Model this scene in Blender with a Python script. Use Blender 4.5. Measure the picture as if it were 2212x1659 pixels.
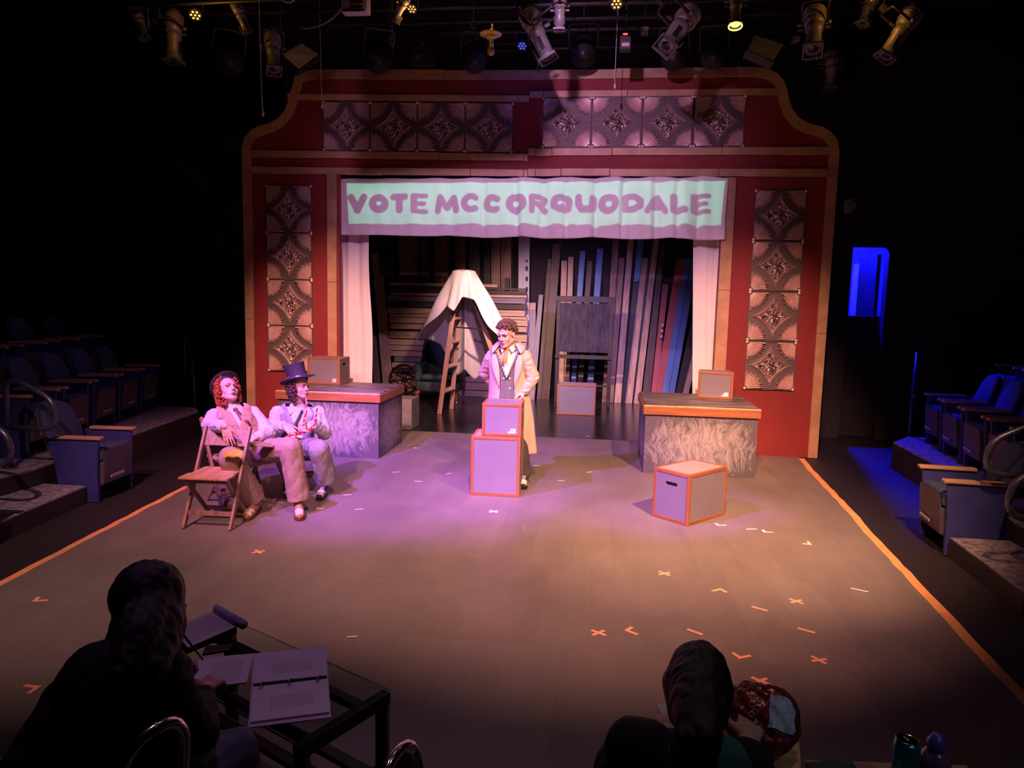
import bpy, math, random
import numpy as np
from mathutils import Vector, Matrix, noise as mnoise
for _o in list(bpy.data.objects): bpy.data.objects.remove(_o, do_unlink=True)
SC = bpy.context.scene
COL = SC.collection
random.seed(7)
PI = math.pi
R = math.radians

# ------------------------------------------------------------------ camera
W, H, FPX = 2212, 1659, 1534.0
YAW, PITCH, ROLL = R(7.0), R(6.6), 0.0225
CAM = Vector((0.9, 0.0, 1.85))
_f = Vector((-math.sin(YAW)*math.cos(PITCH), math.cos(YAW)*math.cos(PITCH), -math.sin(PITCH)))
_r = Vector((math.cos(YAW), math.sin(YAW), 0)); _u = _r.cross(_f)
CR = _r*math.cos(ROLL) + _u*math.sin(ROLL); CU = _u*math.cos(ROLL) - _r*math.sin(ROLL); CF = _f
cam = bpy.data.objects.new('camera', bpy.data.cameras.new('camera')); COL.objects.link(cam)
cam.data.sensor_fit = 'HORIZONTAL'; cam.data.sensor_width = 36.0; cam.data.lens = 36.0*FPX/W
cam.data.clip_start = 0.05; cam.data.clip_end = 100
M = Matrix.Identity(4)
for i in range(3):
    M[i][0] = CR[i]; M[i][1] = CU[i]; M[i][2] = -CF[i]; M[i][3] = CAM[i]
cam.matrix_world = M
SC.camera = cam

def ray(px, py): return CR*((px-W/2)/FPX) - CU*((py-H/2)/FPX) + CF
def at(px, py, Y):                       # the point of a sight line on the upright plane y = Y
    d = ray(px, py); return CAM + d*((Y-CAM.y)/d.y)
def ground(px, py, z=0.0):               # the point of a sight line on the level z
    d = ray(px, py); return CAM + d*((z-CAM.z)/d.z)

# ------------------------------------------------------------------ world, lights, exposure
SC.view_settings.view_transform = 'Standard'
SC.view_settings.look = 'None'
SC.view_settings.gamma = 1.0
SC.view_settings.use_curve_mapping = False
SC.view_settings.exposure = 0.0
wd = bpy.data.worlds.new('house_dark'); SC.world = wd; wd.use_nodes = True
wd.node_tree.nodes['Background'].inputs[0].default_value = (0.42, 0.24, 0.62, 1)
wd.node_tree.nodes['Background'].inputs[1].default_value = 0.04

def spot(name, loc, aim, col, power, size, blend=0.6, radius=0.06):
    d = bpy.data.lights.new(name, 'SPOT'); d.color = col; d.energy = power
    d.spot_size = R(size); d.spot_blend = blend; d.shadow_soft_size = radius
    o = bpy.data.objects.new(name, d); COL.objects.link(o); o.location = loc
    o.rotation_euler = (Vector(aim)-Vector(loc)).to_track_quat('-Z', 'Y').to_euler()
    return o
AMBER = (1.0, 0.48, 0.25); WARM = (1.0, 0.44, 0.33); PINK = (1.0, 0.28, 0.44); PURPLE = (0.42, 0.11, 1.0); LAV = (0.84, 0.42, 0.90)
spot('front_wash_right', (3.2, 2.4, 5.2), (1.7, 6.7, 0.0), AMBER, 4300, 45, 1.0)
spot('front_wash_center', (0.9, 1.4, 5.3), (0.8, 6.5, 0.0), WARM, 3200, 58, 1.0)
spot('front_wash_left', (-2.2, 2.2, 5.2), (-1.9, 7.0, 0.3), PINK, 1500, 46, 1.0)
spot('front_fill_left', (-1.9, 0.9, 5.2), (-1.9, 5.4, 0.0), (1.0, 0.50, 0.46), 1100, 50, 1.0)
spot('purple_wash_left', (-3.0, 3.2, 5.1), (-0.7, 7.2, 0.0), PURPLE, 4600, 40, 0.9)
spot('purple_center', (-0.7, 2.0, 5.2), (-0.1, 6.5, 0.25), PURPLE, 2500, 15, 0.5)
spot('purple_on_left_platform', (-0.4, 2.2, 5.1), (-2.0, 7.85, 0.3), PURPLE, 2600, 13, 0.8)
spot('purple_on_lone_crate', (-2.6, 3.0, 5.0), (1.5, 6.2, 0.2), PURPLE, 3900, 13, 1.0)
spot('key_on_standing_man', (2.4, 2.0, 5.0), (0.1, 7.0, 1.35), (1.0, 0.70, 0.58), 1300, 11, 0.6)
spot('column_wash_left', (-0.8, 3.2, 5.3), (-2.5, 8.9, 0.9), WARM, 3100, 28, 1.0)
spot('column_wash_right', (1.8, 3.2, 5.3), (2.6, 9.0, 0.9), WARM, 2800, 29, 1.0)
spot('top_wash_lavender', (0.3, 3.6, 4.6), (0.0, 9.1, 3.0), LAV, 740, 62, 0.9)
spot('upstage_fill_lavender', (1.3, 9.5, 3.15), (0.3, 13.4, 0.3), (0.66, 0.36, 1.0), 620, 74, 1.0)  # added lamp hidden behind the valance, replaces front light on the lumber
spot('upstage_fill_warm', (-0.6, 9.5, 3.15), (-0.4, 13.4, 0.1), (1.0, 0.56, 0.44), 1150, 72, 1.0)  # added unseen warm fill for the backstage boards and floor
spot('spill_fill_left', (-3.4, 5.6, 5.3), (-4.6, 7.0, 0.3), (0.60, 0.32, 1.0), 38, 70, 1.0)  # added lamp, stands in for stage spill on the left seats
spot('spill_fill_right', (3.4, 5.2, 5.3), (4.5, 6.0, 0.3), (0.48, 0.30, 1.0), 12, 70, 1.0)  # added lamp, stands in for stage spill on the right seats
spot('desk_purple', (-0.6, 3.2, 4.6), (-0.1, 1.9, 0.5), (0.80, 0.34, 0.90), 62, 40, 1.0)
spot('desk_fill_warm', (1.9, 2.9, 4.4), (1.5, 1.8, 0.5), (1.0, 0.62, 0.62), 36, 50, 1.0)  # added fill that keeps the snack bag and can visible
spot('can_fill_cool', (2.7, 0.3, 3.4), (1.75, 1.8, 0.7), (0.55, 0.85, 1.0), 26, 20, 1.0)  # added fill aimed at the can and bottle, no fixture of its own

# ------------------------------------------------------------------ materials
MATS = {}
def mat(name, col, rough=0.6, metal=0.0, var=0.18, scale=6.0, bump=0.0, bscale=None, stretch=None, emit=None, spec=None, coat=0.0):
    if name in MATS: return MATS[name]
    m = bpy.data.materials.new(name); m.use_nodes = True; nt = m.node_tree; b = nt.nodes['Principled BSDF']
    b.inputs['Roughness'].default_value = rough; b.inputs['Metallic'].default_value = metal
    if spec is not None: b.inputs['Specular IOR Level'].default_value = spec
    if coat: b.inputs['Coat Weight'].default_value = coat
    tc = nt.nodes.new('ShaderNodeTexCoord'); mp = nt.nodes.new('ShaderNodeMapping')
    nt.links.new(tc.outputs['Object'], mp.inputs[0])
    if stretch: mp.inputs['Scale'].default_value = stretch
    n = nt.nodes.new('ShaderNodeTexNoise'); n.inputs['Scale'].default_value = scale; n.inputs['Detail'].default_value = 5
    nt.links.new(mp.outputs[0], n.inputs[0])
    cr = nt.nodes.new('ShaderNodeValToRGB'); cr.color_ramp.elements[0].position = 0.3; cr.color_ramp.elements[1].position = 0.7
    cr.color_ramp.elements[0].color = tuple(c*(1-var) for c in col)+(1,)
    cr.color_ramp.elements[1].color = tuple(min(1, c*(1+var)) for c in col)+(1,)
    nt.links.new(n.outputs[0], cr.inputs[0]); nt.links.new(cr.outputs[0], b.inputs['Base Color'])
    if bump:
        n2 = nt.nodes.new('ShaderNodeTexNoise'); n2.inputs['Scale'].default_value = bscale or scale*6; n2.inputs['Detail'].default_value = 4
        nt.links.new(mp.outputs[0], n2.inputs[0])
        bp = nt.nodes.new('ShaderNodeBump'); bp.inputs['Strength'].default_value = bump; bp.inputs['Distance'].default_value = 0.01
        nt.links.new(n2.outputs[0], bp.inputs['Height']); nt.links.new(bp.outputs[0], b.inputs['Normal'])
    if emit:
        b.inputs['Emission Color'].default_value = tuple(emit[:3])+(1,); b.inputs['Emission Strength'].default_value = emit[3]
    MATS[name] = m; return m
def wood(name, col, rough=0.55, axis='x', var=0.3, scale=3.0):
    s = {'x': (0.6, 9, 9), 'y': (9, 0.6, 9), 'z': (9, 9, 0.6)}[axis]
    return mat(name, col, rough, 0, var, scale, 0.15, scale*3, s)
def nodes_of(m): return m.node_tree.nodes, m.node_tree.links, m.node_tree.nodes['Principled BSDF']
def emitter(name, col, s): return mat(name, (0.02, 0.02, 0.02), 0.5, emit=(*col, s))

# ------------------------------------------------------------------ mesh builder
class MB:
    def __init__(s): s.v = []; s.f = []
    def add(s, vs, fs):
        o = len(s.v); s.v += [tuple(p) for p in vs]; s.f += [tuple(i+o for i in f) for f in fs]; return s
    def hexa(s, p):                      # p: 4 bottom + 4 top, counterclockwise
        return s.add(p, [(3,2,1,0),(4,5,6,7),(0,1,5,4),(1,2,6,5),(2,3,7,6),(3,0,4,7)])
    def box(s, x0, x1, y0, y1, z0, z1):
        return s.hexa([(x0,y0,z0),(x1,y0,z0),(x1,y1,z0),(x0,y1,z0),(x0,y0,z1),(x1,y0,z1),(x1,y1,z1),(x0,y1,z1)])
    def bar(s, p, q, w, h, up=(0,0,1)):  # rectangular bar from p to q, w across, h along up
        p = Vector(p); q = Vector(q); d = (q-p).normalized(); up = Vector(up); a = d.cross(up)
        if a.length < 1e-5: a = d.cross(Vector((0,1,0)))
        a.normalize(); b = a.cross(d).normalized(); a = a*(w/2); b = b*(h/2)
        return s.hexa([p-a-b, p+a-b, q+a-b, q-a-b, p-a+b, p+a+b, q+a+b, q-a+b])
    def tube(s, pts, r, n=8, closed=False, flat=1.0):
        pts = [Vector(p) for p in pts]; m = len(pts); rs = r if isinstance(r, (list, tuple)) else [r]*m
        prev = None; vs = []; fs = []
        for i, p in enumerate(pts):
            if closed: t = pts[(i+1) % m]-pts[i-1]
            else: t = pts[min(i+1, m-1)]-pts[max(i-1, 0)]
            t.normalize()
            if prev is None:
                a = t.cross(Vector((0,0,1)))
                if a.length < 0.05: a = t.cross(Vector((0,1,0)))
            else: a = prev - t*prev.dot(t)
            a.normalize(); prev = a; b = t.cross(a)
            for k in range(n):
                th = 2*PI*k/n; vs.append(p + a*(math.cos(th)*rs[i]) + b*(math.sin(th)*rs[i]*flat))
        for i in range(m if closed else m-1):
            j = (i+1) % m
            for k in range(n): fs.append((i*n+k, i*n+(k+1) % n, j*n+(k+1) % n, j*n+k))
        if not closed: fs.append(tuple(range(n-1, -1, -1))); fs.append(tuple((m-1)*n+k for k in range(n)))
        return s.add(vs, fs)
    def lathe(s, prof, n=16, Mx=None):   # prof: (r, z) pairs, about local z; Mx 4x4 placement
        vs = []; fs = []; Mx = Mx or Matrix.Identity(4)
        for r, z in prof:
            for k in range(n): vs.append(Mx @ Vector((r*math.cos(2*PI*k/n), r*math.sin(2*PI*k/n), z)))
        for i in range(len(prof)-1):
            for k in range(n): fs.append((i*n+k, i*n+(k+1) % n, (i+1)*n+(k+1) % n, (i+1)*n+k))
        fs.append(tuple(range(n-1, -1, -1))); fs.append(tuple((len(prof)-1)*n+k for k in range(n)))
        return s.add(vs, fs)
    def cap(s, a, b, ra, rb, n=12, k=4):  # round-ended tapered limb
        a = Vector(a); b = Vector(b); d = b-a; L = max(d.length, 1e-4); Mx = Matrix.Translation(a) @ d.to_track_quat('Z', 'Y').to_matrix().to_4x4()
        prof = [(max(1e-4, ra*math.cos(t)), ra*math.sin(t)) for t in [(-PI/2)*(1-i/k) for i in range(k+1)]]
        prof += [(max(1e-4, rb*math.cos(t)), L+rb*math.sin(t)) for t in [(PI/2)*i/k for i in range(k+1)]]
        return s.lathe(prof, n, Mx)
    def ell(s, c, r, Rm=None, n=16, m=10):
        if not isinstance(r, (list, tuple)): r = (r, r, r)
        Mx = Matrix.Translation(Vector(c)) @ (Rm.to_4x4() if Rm else Matrix.Identity(4)) @ Matrix.Diagonal((*r, 1))
        return s.lathe([(max(1e-4, math.cos(t)), math.sin(t)) for t in [-PI/2+PI*i/m for i in range(m+1)]], n, Mx)
    def prism(s, poly, fn, d0, d1):      # poly 2D, fn(a,b,d) -> point
        n = len(poly); vs = [fn(a, b, d0) for a, b in poly]+[fn(a, b, d1) for a, b in poly]
        fs = [tuple(range(n-1, -1, -1)), tuple(range(n, 2*n))]+[(i, (i+1) % n, n+(i+1) % n, n+i) for i in range(n)]
        return s.add(vs, fs)
    def grid(s, fn, nu, nv, closed_u=False):
        vs = [fn(i/nu, j/nv) for j in range(nv+1) for i in range(nu+1)]; w = nu+1
        return s.add(vs, [(j*w+i, j*w+i+1, (j+1)*w+i+1, (j+1)*w+i) for j in range(nv) for i in range(nu)])
    def mesh(s, name, off=None, fix=True):
        me = bpy.data.meshes.new(name); v = s.v if off is None else [(p[0]-off[0], p[1]-off[1], p[2]-off[2]) for p in s.v]
        me.from_pydata(v, [], s.f)
        if fix:
            import bmesh
            bm = bmesh.new(); bm.from_mesh(me); bmesh.ops.recalc_face_normals(bm, faces=bm.faces); bm.to_mesh(me); bm.free()
        me.update(); return me
    def build(s, name, m, parent=None, smooth=False, world=True, bevel=0.0, solid=0.0, sub=0):
        off = None
        if parent is not None and world: off = org(parent)
        me = s.mesh(name, off); me.materials.append(m)
        return link(name, me, parent, smooth, bevel, solid, sub)
def link(name, me, parent=None, smooth=False, bevel=0.0, solid=0.0, sub=0):
    o = bpy.data.objects.new(name, me); COL.objects.link(o); o.parent = parent
    if smooth:
        for p in me.polygons: p.use_smooth = True
    if solid:
        q = o.modifiers.new('solid', 'SOLIDIFY'); q.thickness = solid; q.offset = 0
    if bevel:
        q = o.modifiers.new('bevel', 'BEVEL'); q.width = bevel; q.segments = 2; q.limit_method = 'ANGLE'
    if sub:
        q = o.modifiers.new('sub', 'SUBSURF'); q.levels = sub; q.render_levels = sub
    return o
def org(o):
    p = Vector((0,0,0))
    while o is not None: p += o.location; o = o.parent
    return p
def tag(o, label=None, cat=None, group=None, kind=None):
    if label: o['label'] = label
    if cat: o['category'] = cat
    if group: o['group'] = group
    if kind: o['kind'] = kind
    return o
def thing(name, label, cat, loc=(0,0,0), rz=0.0, group=None):
    o = bpy.data.objects.new(name, None); COL.objects.link(o); o.location = loc; o.rotation_euler = (0,0,rz); o.empty_display_size = 0.1
    return tag(o, label, cat, group)
def dup(root, loc, rz=0.0, label=None, group=None, rot=None):
    r = root.copy(); COL.objects.link(r); r.location = loc; r.rotation_euler = rot or (0,0,rz)
    if label: r['label'] = label
    if group: r['group'] = group
    kids = {}
    for o in KIDS(root): kids[o] = o
    for ch in KIDS(root):
        c = ch.copy(); COL.objects.link(c); c.parent = r
        for g in KIDS(ch):
            d = g.copy(); COL.objects.link(d); d.parent = c
    return r
def KIDS(o): return [c for c in bpy.data.objects if c.parent == o]
def struct(name, mb, m, **k):
    o = mb.build(name, m, **k)
    if not k.get('parent'): o['kind'] = 'structure'
    return o
# ------------------------------------------------------------------ the house: floor, walls, ceiling
def floor_mat(name, col, rough, seam=True, var=0.25, plank=(1.22, 2.44), spec=0.5):
    m = bpy.data.materials.new(name); m.use_nodes = True; N, L, b = nodes_of(m)
    tc = N.new('ShaderNodeTexCoord')
    br = N.new('ShaderNodeTexBrick'); br.inputs['Scale'].default_value = 1.0
    br.inputs['Brick Width'].default_value = plank[0]; br.inputs['Row Height'].default_value = plank[1]; br.inputs['Mortar Size'].default_value = 0.004
    br.inputs['Mortar Smooth'].default_value = 0.6
    br.inputs['Color1'].default_value = tuple(c*0.93 for c in col)+(1,); br.inputs['Color2'].default_value = tuple(c*1.07 for c in col)+(1,)
    br.inputs['Mortar'].default_value = tuple(c*0.86 for c in col)+(1,)
    L.new(tc.outputs['Object'], br.inputs['Vector'])
    n = N.new('ShaderNodeTexNoise'); n.inputs['Scale'].default_value = 1.3; n.inputs['Detail'].default_value = 8; n.inputs['Roughness'].default_value = 0.65
    mp = N.new('ShaderNodeMapping'); mp.inputs['Scale'].default_value = (1.0, 0.55, 1); L.new(tc.outputs['Object'], mp.inputs[0]); L.new(mp.outputs[0], n.inputs[0])
    cr = N.new('ShaderNodeValToRGB'); cr.color_ramp.elements[0].position = 0.3; cr.color_ramp.elements[1].position = 0.75
    cr.color_ramp.elements[0].color = (1-var,)*3+(1,); cr.color_ramp.elements[1].color = (1+var,)*3+(1,)
    L.new(n.outputs[0], cr.inputs[0])
    mx = N.new('ShaderNodeMixRGB'); mx.blend_type = 'MULTIPLY'; mx.inputs[0].default_value = 1
    L.new(br.outputs[0], mx.inputs[1]); L.new(cr.outputs[0], mx.inputs[2])
    # scuffs: thin pale streaks
    v = N.new('ShaderNodeTexNoise'); v.inputs['Scale'].default_value = 2.2; v.inputs['Detail'].default_value = 3; v.inputs['Distortion'].default_value = 1.5
    m2 = N.new('ShaderNodeMapping'); m2.inputs['Scale'].default_value = (3.2, 0.8, 1); m2.inputs['Rotation'].default_value = (0, 0, 0.5)
    L.new(tc.outputs['Object'], m2.inputs[0]); L.new(m2.outputs[0], v.inputs[0])
    c2 = N.new('ShaderNodeValToRGB'); e = c2.color_ramp.elements; e[0].position = 0.497; e[0].color = (0,0,0,1); e[1].position = 0.5; e[1].color = (0.28,0.28,0.28,1)
    k = e.new(0.503); k.color = (0,0,0,1); L.new(v.outputs[0], c2.inputs[0])
    ad = N.new('ShaderNodeMixRGB'); ad.blend_type = 'MIX'; L.new(c2.outputs[0], ad.inputs[0]); L.new(mx.outputs[0], ad.inputs[1]); ad.inputs[2].default_value = tuple(min(1, c*2.0) for c in col)+(1,)
    L.new(ad.outputs[0], b.inputs['Base Color'])
    b.inputs['Roughness'].default_value = rough; b.inputs['Specular IOR Level'].default_value = spec
    bp = N.new('ShaderNodeBump'); bp.inputs['Strength'].default_value = 0.08; L.new(n.outputs[0], bp.inputs['Height']); L.new(bp.outputs[0], b.inputs['Normal'])
    return m
PY = 9.1                                  # the plane of the proscenium
M_AISLE = floor_mat('aisle_black_paint', (0.020, 0.016, 0.019), 0.6, plank=(1.2, 2.4))
M_DECK = floor_mat('stage_deck_paint', (0.175, 0.152, 0.142), 0.5, plank=(0.30, 1.22), var=0.22)
M_BACKFLOOR = floor_mat('backstage_gloss_black', (0.018, 0.014, 0.018), 0.22, plank=(0.9, 2.4), spec=0.6)
M_BLACK = mat('black_wall_paint', (0.022, 0.017, 0.024), 0.85, 0, 0.3, 1.5)
struct('floor', MB().box(-9, 9, -3.5, 14.2, -0.12, -0.004), M_AISLE)
struct('floor_stage', MB().prism([(-2.52, 0.4), (2.80, 0.4), (3.42, 9.05), (3.38, 9.68), (-3.2, 9.68), (-3.22, 9.05)], lambda a, b, d: (a, b, d), -0.0035, 0.0), M_DECK)
struct('floor_backstage', MB().prism([(-3.9, 9.685), (3.9, 9.685), (3.9, 13.95), (-3.9, 13.95)], lambda a, b, d: (a, b, d), -0.0035, 0.002), M_BACKFLOOR)
struct('wall_back', MB().box(-9, 9, 14.0, 14.2, 0, 6.2), M_BLACK)
struct('wall_left', MB().box(-9.2, -9, -3.5, 14.2, 0, 6.2), M_BLACK)
struct('wall_right', MB().box(9, 9.2, -3.5, 14.2, 0, 6.2), M_BLACK)
struct('wall_front', MB().box(-9, 9, -3.7, -3.5, 0, 6.2), M_BLACK)
struct('ceiling', MB().box(-9, 9, -3.5, 14.2, 6.2, 6.4), M_BLACK)
# masking walls beside the proscenium; the right one has a wing doorway
struct('wall_masking_left', MB().box(-9, -3.95, 10.6, 10.75, 0, 6.2), M_BLACK)
d0 = at(1838, 600, 10.6); d1 = at(1917, 600, 10.6); zt = at(1880, 533, 10.6).z; zs = at(1870, 681, 10.6).z
w = MB(); w.box(3.95, d0.x, 10.6, 10.75, 0, 6.2); w.box(d1.x, 9, 10.6, 10.75, 0, 6.2); w.box(d0.x, d1.x, 10.6, 10.75, zt, 6.2)
struct('wall_masking_right', w, M_BLACK)

# the wing behind the right doorway, lit blue
struct('wall_wing_light_block', MB().box(3.93, 4.05, 10.75, 14.0, 0, 6.2), M_BLACK)  # added unseen wall that keeps the blue lamp out of backstage
M_WING = mat('wing_grey_paint', (0.25, 0.25, 0.28), 0.8)
struct('wall_wing_back', MB().box(4.05, 6.5, 13.0, 13.1, 0, 6.2), M_WING)
struct('door_1', MB().box(d1.x+0.0, d1.x+0.05, 11.02, 11.75, 0.004, 2.65), M_BLACK)
o = MB().box(4.12, 5.6, 10.82, 11.0, 0.0, 1.76).build('wing_cabinet', M_BLACK, bevel=0.01); tag(o, 'dark cabinet standing inside the blue-lit wing doorway', 'cabinet')
q = at(1846, 600, 12.6); o = MB().box(q.x-0.04, q.x+0.05, 12.55, 12.6, 0.001, at(1846, 570, 12.6).z).build('pale_post', mat('pale_yellow_paint', (0.75, 0.72, 0.45), 0.7)); o.location.z = 0; tag(o, 'pale yellow post seen through the blue-lit doorway', 'post')
_d = bpy.data.lights.new('wing_blue_lamp', 'POINT'); _d.color = (0.006, 0.006, 1.0); _d.energy = 900; _d.shadow_soft_size = 0.05
_o = bpy.data.objects.new('wing_blue_lamp', _d); COL.objects.link(_o); _o.location = (4.5, 11.5, 3.15)
# ------------------------------------------------------------------ proscenium: two hinged flats
FOLD = R(4.0); PC = Vector((-0.08, PY, 0))
def halfR(u, z, d=0.0): return (PC.x+u, PY-d, z)                       # d: towards the audience
def halfL(u, z, d=0.0): return (PC.x+u*math.cos(FOLD)+d*math.sin(FOLD), PY+u*math.sin(FOLD)-d*math.cos(FOLD), z)
M_RED = mat('red_flat_paint', (0.215, 0.018, 0.019), 0.7, 0, 0.12, 2.0, 0.06, 40)
M_GOLD = mat('gold_trim_paint', (0.44, 0.26, 0.145), 0.5, 0.1, 0.22, 5.0, 0.1, 30)
M_TIN = mat('pressed_tin', (0.72, 0.54, 0.50), 0.42, 0.4, 0.1, 4.0)
def tin_ribs():
    m = bpy.data.materials.new('ribbed_tin'); m.use_nodes = True; N, L, b = nodes_of(m)
    b.inputs['Base Color'].default_value = (0.115, 0.085, 0.085, 1); b.inputs['Metallic'].default_value = 0.2; b.inputs['Roughness'].default_value = 0.42
    tc = N.new('ShaderNodeTexCoord'); wv = N.new('ShaderNodeTexWave'); wv.bands_direction = 'Z'; wv.inputs['Scale'].default_value = 24
    L.new(tc.outputs['Object'], wv.inputs[0]); bp = N.new('ShaderNodeBump'); bp.inputs['Strength'].default_value = 0.5; bp.inputs['Distance'].default_value = 0.003
    L.new(wv.outputs[0], bp.inputs['Height']); L.new(bp.outputs[0], b.inputs['Normal']); return m
def tin_crush():
    m = bpy.data.materials.new('crushed_foil_tin'); m.use_nodes = True; N, L, b = nodes_of(m)
    b.inputs['Metallic'].default_value = 0.75; b.inputs['Roughness'].default_value = 0.3
    tc = N.new('ShaderNodeTexCoord'); v = N.new('ShaderNodeTexVoronoi'); v.inputs['Scale'].default_value = 38; L.new(tc.outputs['Object'], v.inputs[0])
    cr = N.new('ShaderNodeValToRGB'); cr.color_ramp.elements[0].color = (0.05, 0.035, 0.035, 1); cr.color_ramp.elements[1].color = (0.80, 0.62, 0.58, 1)
    L.new(v.outputs['Color'], cr.inputs[0]); L.new(cr.outputs[0], b.inputs['Base Color'])
    bp = N.new('ShaderNodeBump'); bp.inputs['Strength'].default_value = 1.0; bp.inputs['Distance'].default_value = 0.02
    L.new(v.outputs['Distance'], bp.inputs['Height']); L.new(bp.outputs[0], b.inputs['Normal']); return m
M_RIBS = tin_ribs(); M_CRUSH = tin_crush()
# outline of the flat, (u, z), outer side
OUT = [(3.71, 0.0), (3.71, 3.70), (3.68, 3.83), (3.60, 3.93), (3.49, 3.99), (3.34, 4.03), (3.23, 4.09), (3.15, 4.18), (3.10, 4.29), (3.07, 4.41), (3.03, 4.51), (2.95, 4.60), (2.85, 4.655), (2.72, 4.68)]
def inset(pts, w):
    q = []
    for i, p in enumerate(pts):
        a = Vector(pts[max(i-1, 0)]); b = Vector(pts[min(i+1, len(pts)-1)]); t = (b-a).normalized(); q.append((p[0]-t.y*w, p[1]+t.x*w))
    q[0] = (pts[0][0]-w, pts[0][1]); return q
INN = inset(OUT, 0.115)
def half(side):
    fn0 = halfR if side > 0 else halfL
    sg = 1 if side > 0 else -1
    fn = lambda u, z, d=0.0: fn0(u*sg, z, d)
    lab = 'right' if side > 0 else 'left'
    wd_ = 0.0 if side > 0 else -0.06
    root = thing('proscenium_flat', ('red proscenium half on the right, with gold trim and tin tiles' if side > 0 else
        'red proscenium half on the left, with gold trim and tin tiles'), 'proscenium', fn(2.0, 0, 0))
    outl = [(u+wd_*(u > 3.0), z) for u, z in OUT]; innl = inset(outl, 0.115)
    P = MB()
    P.prism([(2.40, 0), (outl[0][0], 0), (outl[0][0], 3.43), (2.40, 3.43)], lambda a, b, d: fn(a, b, d), -0.09, 0)
    P.prism([(0.0, 3.43)]+[(outl[0][0], 3.43)]+outl[1:]+[(0.0, 4.69)], lambda a, b, d: fn(a, b, d), -0.09, 0)
    P.build('panel', M_RED, root)
    def strip(poly, name='trim_board', d=0.028):
        MB().prism(poly, lambda a, b, dd: fn(a, b, dd), 0.0, d).build(name, M_GOLD, root, bevel=0.003)
    # outer trim: straight lengths, then curved corner pieces
    zz = [0.0, 1.55, 3.43, 3.70]
    for a, b in zip(zz[:-1], zz[1:]): strip([(innl[0][0], a+0.002), (outl[0][0], a+0.002), (outl[0][0], b-0.002), (innl[0][0], b-0.002)])
    for a, b in ((1, 5), (5, 9), (9, 13)):
        strip(outl[a:b+1]+innl[a:b+1][::-1])
    for a, b in ((0.0, 1.05), (1.05, 2.72)): strip([(a+0.002, 4.575), (b-0.002, 4.572), (b-0.002, 4.68), (a+0.002, 4.69)])
    # horizontal bands
    random.seed(11 if side > 0 else 12)
    def band(u0, u1, z0, z1, cuts):
        c = [u0]+cuts+[u1]
        for a, b in zip(c[:-1], c[1:]):
            j = random.uniform(-0.006, 0.006); strip([(a+0.003, z0+j), (b-0.003, z0+j), (b-0.003, z1+j), (a+0.003, z1+j)], d=0.03)
    if side > 0:
        band(0.0, innl[0][0]-0.003, 3.415, 3.505, [0.10, 0.42, 1.02, 2.33]); band(0.0, innl[0][0]-0.003, 3.665, 3.755, [0.10, 0.30, 1.04, 2.35]); band(0.0, 3.0, 4.365, 4.44, [0.18, 1.2])
        tl = [(0.17+0.612*i, 3.762) for i in range(4)]; tc = [(2.775, 0.835+0.608*i) for i in range(4)]
    else:
        band(0.0, innl[0][0]-0.003, 3.41, 3.495, [0.05, 0.72, 1.83]); band(0.0, innl[0][0]-0.003, 3.605, 3.69, [0.05, 0.62, 1.12, 1.95]); band(0.0, 3.05, 4.31, 4.385, [0.14])
        tl = [(0.195+0.601*i, 3.70) for i in range(4)]; tc = [(2.755, 0.875+0.597*i) for i in range(4)]
    x0, x1 = (2.40, 2.54) if side > 0 else (2.43, 2.55)
    for a, b in ((0, 0.86), (0.86, 2.05), (2.05, 3.405)): strip([(x0, a+0.002), (x1, a+0.002), (x1, b-0.002), (x0, b-0.002)], d=0.04)
    for u, z in tl+tc: tile(root, fn, u, z, 0.60, sg)
    return root
TILE_ME = {}
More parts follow.
